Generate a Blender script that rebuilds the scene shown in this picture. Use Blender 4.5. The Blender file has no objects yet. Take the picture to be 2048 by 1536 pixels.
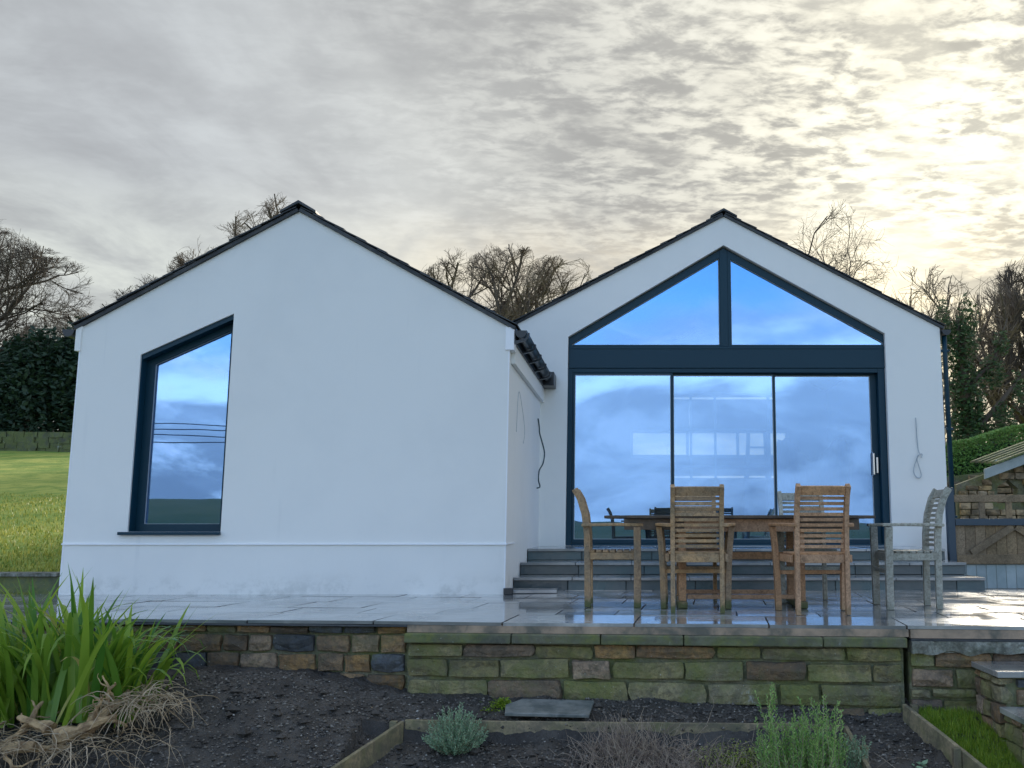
import bpy, bmesh, math, random
from mathutils import Vector, Matrix, noise as mn
R = math.radians
rnd = random.Random(7)
sc = bpy.context.scene
COL = sc.collection

# ------------------------------------------------------------------ camera
EYE = 0.66                                  # eye height above the patio (z = 0)
cam_d = bpy.data.cameras.new("camera"); cam = bpy.data.objects.new("camera", cam_d); COL.objects.link(cam)
cam_d.sensor_width = 36.0; cam_d.lens = 36.0 * 1950 / 2048
cam_d.shift_x = (1024 - 1270) / 2048; cam_d.shift_y = -8 / 2048
cam_d.clip_start = 0.1; cam_d.clip_end = 5000
cam.location = (0, 0, EYE); cam.rotation_euler = (R(90 + 8.459), 0, 0)
sc.camera = cam
sc.view_settings.view_transform = 'Standard'; sc.view_settings.look = 'None'
sc.view_settings.exposure = 1.7; sc.view_settings.gamma = 1.0
sc.view_settings.use_curve_mapping = False
sc.cycles.max_bounces = 8; sc.cycles.transparent_max_bounces = 12
sc.cycles.sample_clamp_indirect = 6

SUN_AZ, SUN_EL = R(20), R(20)               # azimuth to the right of +Y
SUN = Vector((math.sin(SUN_AZ) * math.cos(SUN_EL), math.cos(SUN_AZ) * math.cos(SUN_EL), math.sin(SUN_EL)))

# ------------------------------------------------------------------ node helper
class NT:
    def __init__(s, tree): s.t = tree; s.n = tree.nodes; s.l = tree.links
    def new(s, typ, **kw):
        nd = s.n.new(typ)
        for k, v in kw.items(): setattr(nd, k, v)
        return nd
    def put(s, sock, v):
        if isinstance(v, bpy.types.NodeSocket): s.l.new(v, sock)
        elif isinstance(v, (tuple, list)) and len(v) == 3 and sock.type == 'RGBA': sock.default_value = (*v, 1)
        else: sock.default_value = v
    def math(s, op, a, b=0.0, c=0.0, clamp=False):
        nd = s.new('ShaderNodeMath', operation=op); nd.use_clamp = clamp
        s.put(nd.inputs[0], a); s.put(nd.inputs[1], b)
        if len(nd.inputs) > 2: s.put(nd.inputs[2], c)
        return nd.outputs[0]
    def vmath(s, op, a, b=None, out=0):
        nd = s.new('ShaderNodeVectorMath', operation=op); s.put(nd.inputs[0], a)
        if b is not None: s.put(nd.inputs[1], b)
        return nd.outputs[out]
    def mix(s, f, a, b, mode='MIX'):
        nd = s.new('ShaderNodeMix', data_type='RGBA', blend_type=mode)
        s.put(nd.inputs[0], f); s.put(nd.inputs[6], a); s.put(nd.inputs[7], b)
        return nd.outputs[2]
    def smooth(s, v, a, b, lo=0.0, hi=1.0):
        nd = s.new('ShaderNodeMapRange', interpolation_type='SMOOTHSTEP')
        s.put(nd.inputs[0], v); nd.inputs[1].default_value = a; nd.inputs[2].default_value = b
        nd.inputs[3].default_value = lo; nd.inputs[4].default_value = hi
        return nd.outputs[0]
    def noise(s, vec, scale, detail=4, rough=.5, dist=0.0, col=False):
        nd = s.new('ShaderNodeTexNoise'); s.put(nd.inputs['Vector'], vec)
        nd.inputs['Scale'].default_value = scale; nd.inputs['Detail'].default_value = detail
        nd.inputs['Roughness'].default_value = rough; nd.inputs['Distortion'].default_value = dist
        return nd.outputs[1 if col else 0]

# ------------------------------------------------------------------ world: evening sky of broken cloud
w = bpy.data.worlds.new("World"); sc.world = w; w.use_nodes = True
N = NT(w.node_tree); N.n.clear()
tc = N.new('ShaderNodeTexCoord'); D = tc.outputs['Generated']
sep = N.new('ShaderNodeSeparateXYZ'); N.l.new(D, sep.inputs[0]); dx, dy, dz = sep.outputs
zc = N.math('MAXIMUM', dz, 0.0)
den = N.math('ADD', zc, 0.10)
comb = N.new('ShaderNodeCombineXYZ'); N.put(comb.inputs[0], N.math('DIVIDE', dx, den)); N.put(comb.inputs[1], N.math('DIVIDE', dy, den))
P = comb.outputs[0]
def mapped(vec, rot, scl, loc=(0, 0, 0)):
    m = N.new('ShaderNodeMapping'); N.put(m.inputs[0], vec); m.inputs[1].default_value = loc
    m.inputs[2].default_value = (0, 0, R(rot)); m.inputs[3].default_value = scl
    return m.outputs[0]
big = N.noise(mapped(P, 25, (1.0, .55, 1), (3.1, .4, 0)), 1.15, 4, .55, .5)
mid = N.noise(mapped(P, 30, (1, .7, 1), (1.7, 5.2, 0)), 3.6, 5, .6, .4)
fine = N.noise(mapped(P, -25, (.75, 1.2, 1), (0.3, 9.0, 0)), 12.0, 6, .62, .3)
fine2 = N.noise(mapped(P, -28, (.85, 1.15, 1), (4.3, 2.0, 0)), 27.0, 3, .55, .3)
sdot = N.math('MAXIMUM', N.vmath('DOT_PRODUCT', D, tuple(SUN), out=1), 0.0)
glow1 = N.math('POWER', sdot, 9.0); glow2 = N.math('POWER', sdot, 60.0)
rightness = N.smooth(dx, -.38, .16, .12, 1.0)
# t: brightness structure
a1 = N.smooth(big, .30, .72); a2 = N.smooth(mid, .28, .72)
soft = N.math('ADD', N.math('MULTIPLY', a1, .55), N.math('MULTIPLY', a2, .45))
cells = N.smooth(N.math('ADD', N.math('MULTIPLY', fine, .72), N.math('MULTIPLY', fine2, .28)), .39, .61)
cell_amt = N.math('MULTIPLY', N.math('MULTIPLY', rightness, N.smooth(dz, .14, .36, .25, 1.0)), N.smooth(mid, .36, .54, .35, 1.0))
t = N.new('ShaderNodeMix', data_type='FLOAT'); N.put(t.inputs[0], N.math('MULTIPLY', cell_amt, .86)); N.put(t.inputs[2], soft); N.put(t.inputs[3], cells)
t = N.math('ADD', N.math('MULTIPLY', t.outputs[0], .86), N.math('MULTIPLY', a1, .14))
dark = N.mix(N.smooth(dx, -.5, .35), (.325, .34, .36), (.345, .335, .31))
bright = N.mix(N.smooth(dx, -.5, .3), (.60, .64, .67), (.84, .82, .73))
cl = N.mix(t, dark, bright)
lowf = N.math('MULTIPLY', N.smooth(dz, .34, .17), N.smooth(dz, -.02, .06, .8, 1.0))
lowf = N.math('MULTIPLY', lowf, N.smooth(N.math('ADD', N.math('MULTIPLY', mid, .6), N.math('MULTIPLY', big, .4)), .36, .62, .25, 1.0))
warm = N.mix(N.smooth(dx, -.42, -.05), (.80, .84, .76), (1.10, .93, .64))
cl = N.mix(N.math('MULTIPLY', lowf, N.smooth(dy, .1, .7)), cl, warm)
g1 = N.vmath('SCALE', (.10, .09, .05)); g1n = g1.node; N.put(g1n.inputs['Scale'], N.math('MULTIPLY', glow1, N.smooth(t, .1, .8, .12, 1.0)))
cl = N.mix(1.0, cl, g1, 'ADD')
g2 = N.vmath('SCALE', (.40, .37, .26)); g2n = g2.node; N.put(g2n.inputs['Scale'], N.math('MULTIPLY', glow2, N.smooth(t, .1, .6, .30, 1.0)))
cl = N.mix(1.0, cl, g2, 'ADD')
# the half of the sky behind the camera: blue with a cloud bank low over the hills
back = N.smooth(dy, .25, -.35)
bankn = N.noise(mapped(D, 0, (1, 1, 3.0), (2.2, 0, 0)), 2.6, 5, .55, .3)
edge = N.math('ADD', N.math('MULTIPLY', bankn, .32), -.045)
bank = N.smooth(N.math('SUBTRACT', dz, edge), .02, -.02)              # grey-blue bank under the edge
lid = N.smooth(N.math('SUBTRACT', dz, edge), .075, .0)              # white glare above the bank
bcol = N.mix(lid, (.32, .355, .42), (.74, .77, .77))
puff = N.smooth(N.noise(mapped(D, 0, (1, 1, 2.2), (5.1, 1.0, 2.0)), 6.5, 6, .62, .5), .46, .64)
bcol = N.mix(N.math('MULTIPLY', puff, N.smooth(dx, .1, -.30, .35, 1.0)), bcol, (.66, .60, .64))
bcol = N.mix(N.math('MULTIPLY', bank, N.math('SUBTRACT', 1.0, N.math('MULTIPLY', puff, N.smooth(dx, .05, -.3, .25, .7)))), bcol, N.mix(N.smooth(bankn, .4, .6), (.18, .195, .22), (.32, .34, .37)))
fr = N.vmath('SCALE', cl); N.put(fr.node.inputs['Scale'], .35); cl = N.mix(back, fr, bcol)
clear = N.math('MULTIPLY', back, N.smooth(N.math('SUBTRACT', dz, edge), .03, .13))
clear = N.math('MULTIPLY', clear, N.smooth(N.noise(mapped(P, 10, (1, .5, 1), (7, 3, 0)), 1.3, 5, .6, .6), .75, .42, .45, 1.0))
sky = N.new('ShaderNodeTexSky', sky_type='NISHITA'); sky.sun_disc = False
sky.sun_elevation = SUN_EL; sky.sun_rotation = SUN_AZ; sky.ozone_density = 4.0; sky.dust_density = 0.3; sky.air_density = 1.2
bgs = N.new('ShaderNodeBackground'); N.put(bgs.inputs[0], N.mix(1.0, sky.outputs[0], (.56, .61, .63), 'MULTIPLY')); bgs.inputs[1].default_value = 0.15
bgc = N.new('ShaderNodeBackground'); N.put(bgc.inputs[0], cl); bgc.inputs[1].default_value = 1.0
mx = N.new('ShaderNodeMixShader'); N.put(mx.inputs[0], clear); N.l.new(bgc.outputs[0], mx.inputs[1]); N.l.new(bgs.outputs[0], mx.inputs[2])
wo = N.new('ShaderNodeOutputWorld'); N.l.new(mx.outputs[0], wo.inputs[0])
w.cycles.sampling_method = 'MANUAL'; w.cycles.sample_map_resolution = 1024

sd = bpy.data.lights.new("sun", 'SUN'); sd.energy = 1.5; sd.angle = R(11); sd.color = (1.0, .90, .74)
so = bpy.data.objects.new("sun", sd); COL.objects.link(so)
so.rotation_euler = (-SUN).to_track_quat('-Z', 'Y').to_euler(); so.location = (5, 20, 12)

# ------------------------------------------------------------------ materials
def mat(name, color, rough=.7, bump=0.0, bscale=30, var=None, vscale=4, obj_var=0.0, metallic=0.0, spec=.5, fn=None, bdetail=6, coat=0.0):
    m = bpy.data.materials.new(name); m.use_nodes = True; T = NT(m.node_tree)
    b = T.n['Principled BSDF']; c = T.new('ShaderNodeTexCoord'); g = T.new('ShaderNodeNewGeometry')
    pos = g.outputs['Position']; base = None
    cc = T.mix(0.0, color, color)
    if var is not None:
        f = T.smooth(T.noise(pos, vscale, 6, .6, .3), .35, .65)
        cc = T.mix(f, color, var)
    if obj_var:
        oi = T.new('ShaderNodeObjectInfo')
        h = T.new('ShaderNodeHueSaturation'); T.put(h.inputs['Color'], cc)
        T.put(h.inputs['Value'], T.math('ADD', T.math('MULTIPLY', oi.outputs['Random'], 2 * obj_var), 1 - obj_var))
        r2 = T.math('FRACT', T.math('MULTIPLY', oi.outputs['Random'], 17.3))
        T.put(h.inputs['Saturation'], T.math('ADD', T.math('MULTIPLY', r2, obj_var), 1 - obj_var / 2))
        cc = h.outputs[0]
    T.put(b.inputs['Roughness'], rough); b.inputs['Metallic'].default_value = metallic
    b.inputs['Specular IOR Level'].default_value = spec; b.inputs['Coat Weight'].default_value = coat
    if fn: cc = fn(T, b, cc, pos, c) or cc
    T.put(b.inputs['Base Color'], cc)
    if bump:
        bp = T.new('ShaderNodeBump'); bp.inputs['Strength'].default_value = 1.0; bp.inputs['Distance'].default_value = bump
        T.put(bp.inputs['Height'], T.noise(pos, bscale, bdetail, .6)); T.l.new(bp.outputs[0], b.inputs['Normal'])
    return m
def render_fn(T, b, cc, pos, c):
    # faint damp blotches and streaks in the render
    s = T.smooth(T.noise(pos, .9, 5, .6), .4, .7)
    cc = T.mix(T.math('MULTIPLY', s, .6), cc, (.77, .78, .755))
    st = T.new('ShaderNodeMapping'); T.put(st.inputs[0], pos); st.inputs[3].default_value = (9, 9, .7)
    k = T.smooth(T.noise(st.outputs[0], 1, 5, .6), .62, .85)
    z = T.new('ShaderNodeSeparateXYZ'); T.put(z.inputs[0], pos)
    low = T.math('MULTIPLY', T.smooth(z.outputs[2], .25, .0), T.smooth(T.noise(pos, 5, 5, .7), .45, .65))
    cc = T.mix(T.math('MULTIPLY', low, .35), cc, (.34, .36, .33))
    return T.mix(T.math('MULTIPLY', k, .20), cc, (.45, .48, .50))
M = {}
M['render'] = mat('white_render', (.84, .845, .81), .85, .0022, 190, fn=render_fn, bdetail=3)
M['bead'] = mat('white_bead', (.86, .88, .90), .5)
M['frame'] = mat('anthracite_frame', (.003, .036, .060), .45, .0004, 60, spec=.3)
M['black'] = mat('black_plastic', (.012, .018, .024), .35)
def slate_fn(T, b, cc, pos, c):
    T.put(b.inputs['Roughness'], T.smooth(T.noise(pos, 3, 5, .6), .3, .7, .55, .8)); return cc
M['slate'] = mat('roof_slate', (.030, .036, .042), .5, .006, 25, (.055, .060, .062), 5, .35, fn=slate_fn)
def pave_fn(T, b, cc, pos, c):
    wet = T.smooth(T.noise(pos, 1.7, 6, .62, .6), .34, .66)
    T.put(b.inputs['Roughness'], T.math('ADD', T.math('MULTIPLY', wet, -.20), .29))
    return T.mix(T.math('MULTIPLY', wet, .55), cc, (.11, .13, .14))
M['pave'] = mat('wet_slate_paving', (.40, .405, .39), .2, .0028, 9, (.20, .215, .22), 2.5, .34, fn=pave_fn, bdetail=5, spec=.9, coat=.6)
M['step'] = mat('slate_step', (.055, .10, .105), .3, .004, 18, (.045, .085, .095), 3, .35, fn=pave_fn)
M['joint'] = mat('paving_joint', (.07, .075, .075), .8, .003, 60)
M['bedding'] = mat('concrete_bedding', (.42, .31, .22), .85, .004, 60, (.13, .125, .10), 5)
def moss_fn(amount, col=(.105, .145, .036), lo=.30, white=True):
    def fn(T, b, cc, pos, c):
        n = T.noise(pos, 3.3, 7, .68, .4)
        n2 = T.smooth(T.noise(pos, 30, 6, .75), .38, .62)
        n3 = T.smooth(T.noise(pos, 7, 6, .7, .8), .42, .60)
        f = T.math('MULTIPLY', T.smooth(n, lo, lo + .30), amount)
        cc = T.mix(T.math('MULTIPLY', n2, .45), cc, (.06, .06, .05))
        cc = T.mix(T.math('MULTIPLY', n3, .5), cc, (.085, .08, .065))
        cc = T.mix(f, cc, T.mix(n2, col, (col[0] * 1.9, col[1] * 1.5, col[2] * 1.3)))
        if white:
            st = T.new('ShaderNodeMapping'); T.put(st.inputs[0], pos); st.inputs[3].default_value = (3.4, 3.4, .9)
            k = T.math('MULTIPLY', T.smooth(T.noise(st.outputs[0], 1.0, 5, .75, .5), .63, .72), T.smooth(T.noise(pos, 30, 3, .7), .40, .6))
            cc = T.mix(T.math('MULTIPLY', k, .8), cc, (.56, .60, .60))
            d = T.smooth(T.noise(pos, 55, 2, .5), .72, .76)
            cc = T.mix(T.math('MULTIPLY', d, .7), cc, (.42, .44, .38))
        return cc
    return fn
M['stone_brown'] = mat('brown_sandstone', (.36, .235, .125), .85, .028, 22, (.24, .16, .095), 6, .45, fn=moss_fn(.45, lo=.48))
M['stone_grey'] = mat('dark_grey_stone', (.12, .14, .16), .8, .028, 22, (.05, .055, .065), 6, .35, fn=moss_fn(.3, lo=.5))
M['stone_moss'] = mat('mossy_sandstone', (.36, .31, .15), .85, .028, 22, (.25, .22, .12), 5, .26, fn=moss_fn(.72, lo=.36))
M['coping'] = mat('dark_coping_stone', (.19, .19, .13), .8, .01, 25, (.09, .10, .075), 6, .2, fn=moss_fn(.75, lo=.38))
M['mortar'] = mat('old_mortar', (.27, .26, .18), .9, .012, 45, (.15, .17, .085), 5, fn=moss_fn(.7, lo=.40))
M['concrete'] = mat('rough_grey_concrete', (.36, .37, .32), .9, .02, 26, (.10, .11, .08), 8, .1, fn=moss_fn(.35, lo=.5))
def wood_fn(moss=.9):
    def fn(T, b, cc, pos, c):
        mp = T.new('ShaderNodeMapping'); T.put(mp.inputs[0], c.outputs['Object']); mp.inputs[3].default_value = (14, 14, 14)
        g = T.noise(mp.outputs[0], 3, 6, .65, 1.2)
        cc = T.mix(T.smooth(g, .35, .68), cc, T.mix(1.0, cc, (.52, .50, .48), 'MULTIPLY'))
        z = T.new('ShaderNodeSeparateXYZ'); T.put(z.inputs[0], pos)
        h = T.math('ADD', z.outputs[2], T.math('MULTIPLY', T.noise(pos, 25, 4, .6), -.10))
        m1 = T.math('MULTIPLY', T.smooth(h, .045, -.02), moss)
        return T.mix(m1, cc, (.06, .085, .02))
    return fn
M['teak'] = mat('weathered_teak', (.50, .32, .165), .62, .0015, 120, (.33, .245, .15), 7, .20, fn=wood_fn())
M['teak_warm'] = mat('warm_orange_teak', (.56, .33, .18), .6, .0015, 120, (.45, .26, .14), 7, .16, fn=wood_fn(.3))
M['teak_grey'] = mat('silver_grey_teak', (.42, .42, .36), .65, .0015, 120, (.32, .33, .28), 7, .18, fn=wood_fn(.2))
M['teak_dark'] = mat('dark_wet_teak', (.11, .070, .042), .35, .0015, 90, (.055, .045, .035), 7, .25, fn=wood_fn())
M['timber'] = mat('weathered_board', (.34, .27, .165), .8, .004, 60, (.20, .18, .10), 6, .2, fn=moss_fn(.4, lo=.45, white=False))
M['gate_wood'] = mat('brown_gate_timber', (.30, .215, .125), .75, .003, 60, (.21, .155, .09), 4, .2, fn=wood_fn(0))
M['gate_grey'] = mat('blue_grey_boards', (.36, .42, .42), .7, .003, 60, (.28, .34, .34), 4, .15)
M['gate_dark'] = mat('dark_blue_rail', (.035, .060, .085), .5, .002, 60)
def soil_fn(T, b, cc, pos, c):
    n = T.smooth(T.noise(pos, 75, 3, .6), .60, .72)
    n2 = T.smooth(T.noise(pos, 3.5, 5, .6), .42, .66)
    cc = T.mix(T.math('MULTIPLY', n, T.math('MULTIPLY', n2, .8)), cc, (.27, .275, .275))
    sp = T.smooth(T.noise(pos, 130, 2, .5), .735, .76)
    return T.mix(T.math('MULTIPLY', sp, .8), cc, (.40, .40, .38))
M['soil'] = mat('dark_damp_soil', (.034, .031, .027), .55, .03, 28, (.078, .070, .060), 5, fn=soil_fn, bdetail=9)
M['clod'] = mat('soil_clod', (.022, .024, .028), .8, .01, 60, (.045, .045, .045), 30)
M['fleck'] = mat('pale_stone_fleck', (.42, .41, .38), .8)
def grass_fn(T, b, cc, pos, c):
    z = T.smooth(T.noise(pos, .35, 6, .65), .35, .65)
    y = T.smooth(T.noise(pos, 2.2, 6, .7), .40, .68)
    cc = T.mix(z, (.14, .25, .025), (.40, .42, .08))
    return T.mix(T.math('MULTIPLY', y, .8), cc, (.11, .22, .02))
M['field'] = mat('field_grass', (.09, .16, .02), .9, .05, 9, fn=grass_fn, bdetail=8)
def blade_mat(name, a, b_, trans=.35, rough=.45):
    m = bpy.data.materials.new(name); m.use_nodes = True; T = NT(m.node_tree)
    b = T.n['Principled BSDF']; g = T.new('ShaderNodeNewGeometry'); oi = T.new('ShaderNodeObjectInfo')
    r = T.math('FRACT', T.math('ADD', g.outputs['Random Per Island'], oi.outputs['Random']))
    cc = T.mix(r, a, b_)
    T.put(b.inputs['Base Color'], cc); b.inputs['Roughness'].default_value = rough
    tr = T.new('ShaderNodeBsdfTranslucent'); T.put(tr.inputs[0], cc)
    mx = T.new('ShaderNodeMixShader'); mx.inputs[0].default_value = trans
    T.l.new(b.outputs[0], mx.inputs[1]); T.l.new(tr.outputs[0], mx.inputs[2])
    T.l.new(mx.outputs[0], T.n['Material Output'].inputs[0]); return m
M['clod'] = blade_mat('soil_clod', (.022, .019, .016), (.20, .185, .16), 0, .85)
M['grass'] = blade_mat('grass_blade', (.11, .19, .02), (.50, .46, .10))
M['lawn'] = blade_mat('lawn_blade', (.13, .27, .02), (.36, .46, .05))
M['strap'] = blade_mat('strap_leaf', (.07, .22, .03), (.36, .52, .06), .45, .35)
M['strap_yellow'] = blade_mat('yellowing_strap_leaf', (.40, .46, .09), (.55, .50, .18), .4, .45)
M['straw'] = blade_mat('dead_straw', (.42, .34, .24), (.66, .60, .52), .2, .8)
M['tan'] = blade_mat('tan_dead_leaf', (.34, .25, .14), (.58, .48, .34), .2, .8)
M['sage'] = blade_mat('grey_green_needles', (.20, .35, .22), (.36, .54, .33), .25, .7)
M['rosemary'] = blade_mat('rosemary_needles', (.14, .34, .08), (.42, .62, .18), .3, .6)
M['thyme'] = blade_mat('yellow_green_leaflets', (.20, .30, .05), (.42, .50, .10), .3, .6)
M['twig'] = blade_mat('dry_twigs', (.16, .12, .10), (.38, .31, .23), 0, .8)
M['root'] = mat('torn_root_wood', (.55, .39, .21), .85, .006, 60, (.20, .13, .07), 14)
def bark_fn(T, b, cc, pos, c):
    return cc
M['bark'] = mat('winter_bark', (.07, .052, .038), .85, .01, 12, (.11, .085, .06), 1.2)
M['bark_warm'] = mat('buff_winter_twigs', (.15, .11, .075), .85, 0, 12, (.24, .18, .12), .8)
M['evergreen'] = blade_mat('evergreen_foliage', (.012, .035, .020), (.030, .065, .028), .15, .6)
M['ivy'] = blade_mat('ivy_leaves', (.02, .055, .018), (.065, .12, .03), .15, .5)
M['hedge'] = blade_mat('hedge_leaves', (.09, .22, .04), (.22, .38, .08), .2, .6)
M['hill'] = mat('far_hill', (.05, .085, .025), .95, 0, 1, (.12, .125, .05), .008)
M['plaster'] = mat('grey_plaster', (.55, .56, .57), .9)
M['floor_in'] = mat('interior_floor', (.16, .15, .14), .6)
M['white'] = mat('white_paint', (.85, .86, .86), .5)
M['alu'] = mat('aluminium', (.55, .56, .58), .35, metallic=.8)
M['steel'] = mat('brushed_steel', (.62, .62, .60), .3, metallic=1.0)
M['cable'] = mat('pale_cable', (.42, .47, .50), .5)
M['cable_dark'] = mat('dark_cable', (.03, .06, .07), .5)
M['backwall_stone'] = mat('field_stone', (.17, .19, .14), .9, .02, 10, (.06, .075, .045), 2, .3, fn=moss_fn(.6))
M['shed_stone'] = mat('shed_stone', (.38, .29, .17), .9, .01, 20, (.13, .105, .065), 6, .35)
M['curtain'] = mat('grey_dust_sheet', (.20, .22, .26), .9)
g = bpy.data.materials.new('coated_glass'); g.use_nodes = True; T = NT(g.node_tree); T.n.clear()
go = T.new('ShaderNodeBsdfGlossy'); go.inputs[0].default_value = (.32, .58, 1.0, 1); go.inputs[1].default_value = .0
tr = T.new('ShaderNodeBsdfTransparent'); tr.inputs[0].default_value = (.70, .82, .88, 1)
lw = T.new('ShaderNodeLayerWeight'); lw.inputs[0].default_value = .35
bp = T.new('ShaderNodeBump'); bp.inputs['Strength'].default_value = .25; bp.inputs['Distance'].default_value = .004
gg = T.new('ShaderNodeNewGeometry'); T.put(bp.inputs['Height'], T.noise(gg.outputs['Position'], 1.1, 2, .4)); T.l.new(bp.outputs[0], go.inputs['Normal'])
mx = T.new('ShaderNodeMixShader'); T.put(mx.inputs[0], T.math('ADD', T.math('MULTIPLY', lw.outputs[0], .3), .52, clamp=True))
T.l.new(tr.outputs[0], mx.inputs[1]); T.l.new(go.outputs[0], mx.inputs[2])
ou = T.new('ShaderNodeOutputMaterial'); T.l.new(mx.outputs[0], ou.inputs[0]); M['glass'] = g

# ------------------------------------------------------------------ mesh helpers
def tag(o, label=None, cat=None, group=None, kind=None):
    if label: o['label'] = label
    if cat: o['category'] = cat
    if group: o['group'] = group
    if kind: o['kind'] = kind
    return o
def empty(name, loc=(0, 0, 0), rz=0.0):
    o = bpy.data.objects.new(name, None); COL.objects.link(o); o.location = loc; o.rotation_euler = (0, 0, rz)
    o.empty_display_size = .1; return o
class MB:
    def __init__(s): s.v = []; s.f = []
    def box(s, x0, x1, y0, y1, z0, z1):
        n = len(s.v); s.v += [(x, y, z) for z in (z0, z1) for y in (y0, y1) for x in (x0, x1)]
        s.f += [tuple(n + i for i in q) for q in ((0, 2, 3, 1), (4, 5, 7, 6), (0, 1, 5, 4), (2, 6, 7, 3), (0, 4, 6, 2), (1, 3, 7, 5))]
        return s
    def bar(s, p0, p1, wx, wy, up=(0, 0, 1), w1=None):
        """box from p0 to p1, wx wide across, wy thick along 'up'-ish"""
        p0, p1 = Vector(p0), Vector(p1); d = (p1 - p0).normalized(); u = Vector(up)
        a = d.cross(u)
        if a.length < 1e-4: a = d.cross(Vector((0, 1, 0)))
        a.normalize(); b = a.cross(d).normalized(); n = len(s.v)
        for p, k in ((p0, 1.0), (p1, w1 or 1.0)):
            for sa, sb in ((-1, -1), (1, -1), (1, 1), (-1, 1)): s.v.append(tuple(p + a * sa * wx / 2 * k + b * sb * wy / 2 * k))
        s.f += [tuple(n + i for i in q) for q in ((0, 3, 2, 1), (4, 5, 6, 7), (0, 1, 5, 4), (1, 2, 6, 5), (2, 3, 7, 6), (3, 0, 4, 7))]
        return s
    def sweep(s, pts, wx, wy, across=(1, 0, 0)):
        """rectangular section swept along a bent path; wx along 'across'"""
        A = Vector(across); n = len(s.v); pts = [Vector(p) for p in pts]
        for i, p in enumerate(pts):
            d = (pts[min(i + 1, len(pts) - 1)] - pts[max(i - 1, 0)]).normalized(); b = A.cross(d).normalized(); a = d.cross(b).normalized()
            for sa, sb in ((-1, -1), (1, -1), (1, 1), (-1, 1)): s.v.append(tuple(p + a * sa * wx / 2 + b * sb * wy / 2))
        for i in range(len(pts) - 1):
            for k in range(4): s.f.append((n + 4 * i + k, n + 4 * i + (k + 1) % 4, n + 4 * i + 4 + (k + 1) % 4, n + 4 * i + 4 + k))
        e = n + 4 * (len(pts) - 1); s.f += [(n + 3, n + 2, n + 1, n), (e, e + 1, e + 2, e + 3)]
        return s
    def tube(s, pts, radii, sides=6, cap=True):
        n = len(s.v); pts = [Vector(p) for p in pts]; ref = Vector((.31, .17, .93)); L = len(pts)
        if isinstance(radii, (int, float)): radii = [radii] * L
        for i, p in enumerate(pts):
            d = (pts[min(i + 1, L - 1)] - pts[max(i - 1, 0)])
            a = d.cross(ref)
            if a.length < 1e-6: a = d.cross(Vector((1, 0, 0)))
            a.normalize(); b = d.cross(a).normalized()
            for k in range(sides):
                t_ = 2 * math.pi * k / sides; s.v.append(tuple(p + (a * math.cos(t_) + b * math.sin(t_)) * radii[i]))
        for i in range(L - 1):
            for k in range(sides):
                s.f.append((n + i * sides + k, n + i * sides + (k + 1) % sides, n + (i + 1) * sides + (k + 1) % sides, n + (i + 1) * sides + k))
        if cap and sides > 2:
            s.f.append(tuple(n + k for k in range(sides))[::-1]); s.f.append(tuple(n + (L - 1) * sides + k for k in range(sides)))
        return s
    def prism(s, poly, y0, y1):
        """polygon in x,z extruded along y (front y0)"""
        n = len(s.v); m = len(poly)
        s.v += [(x, y0, z) for x, z in poly] + [(x, y1, z) for x, z in poly]
        s.f.append(tuple(range(n, n + m))); s.f.append(tuple(range(n + 2 * m - 1, n + m - 1, -1)))
        for i in range(m): s.f.append((n + i, n + m + i, n + m + (i + 1) % m, n + (i + 1) % m))
        return s
    def ring(s, outer, inner, y0, y1):
        n = len(s.v); m = len(outer)
        for y in (y0, y1):
            s.v += [(x, y, z) for x, z in outer] + [(x, y, z) for x, z in inner]
        for i in range(m):
            j = (i + 1) % m
            s.f.append((n + i, n + j, n + m + j, n + m + i))
            s.f.append((n + 2 * m + i, n + 3 * m + i, n + 3 * m + j, n + 2 * m + j))
            s.f.append((n + i, n + 2 * m + i, n + 2 * m + j, n + j))
            s.f.append((n + m + i, n + m + j, n + 3 * m + j, n + 3 * m + i))
        return s
    def mesh(s, name, m=None, smooth=False):
        me = bpy.data.meshes.new(name); me.from_pydata(s.v, [], s.f)
        if m: me.materials.append(m)
        if smooth: me.polygons.foreach_set('use_smooth', [True] * len(me.polygons))
        me.update(); return me
    def build(s, name, m, parent=None, bevel=0.0, smooth=False, fix=True):
        me = s.mesh(name, m, smooth)
        if fix and len(s.f) < 3000:
            bm = bmesh.new(); bm.from_mesh(me); bmesh.ops.recalc_face_normals(bm, faces=bm.faces); bm.to_mesh(me); bm.free()
        o = bpy.data.objects.new(name, me); COL.objects.link(o)
        if parent: o.parent = parent
        if bevel:
            b = o.modifiers.new('bevel', 'BEVEL'); b.width = bevel; b.segments = 2; b.limit_method = 'ANGLE'
        return o
def link(name, me, parent=None, loc=(0, 0, 0), rot=(0, 0, 0), scl=(1, 1, 1)):
    o = bpy.data.objects.new(name, me); COL.objects.link(o); o.location = loc; o.rotation_euler = rot; o.scale = scl
    if parent: o.parent = parent
    return o
def inset(poly, d):
    """inset of a convex polygon (x,z); d number or list per edge"""
    n = len(poly); ds = d if isinstance(d, (list, tuple)) else [d] * n
    area = sum(poly[i][0] * poly[(i + 1) % n][1] - poly[(i + 1) % n][0] * poly[i][1] for i in range(n))
    sg = 1 if area > 0 else -1; L = []
    for i in range(n):
        p, q = Vector(poly[i]), Vector(poly[(i + 1) % n]); e = (q - p).normalized(); nn = Vector((-e.y, e.x)) * sg
        L.append((p + nn * ds[i], e))
    out = []
    for i in range(n):
        (p, e), (q, f) = L[i - 1], L[i]; cr = e.x * f.y - e.y * f.x; t_ = ((q.x - p.x) * f.y - (q.y - p.y) * f.x) / cr
        out.append(tuple(p + e * t_))
    return out
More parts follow.
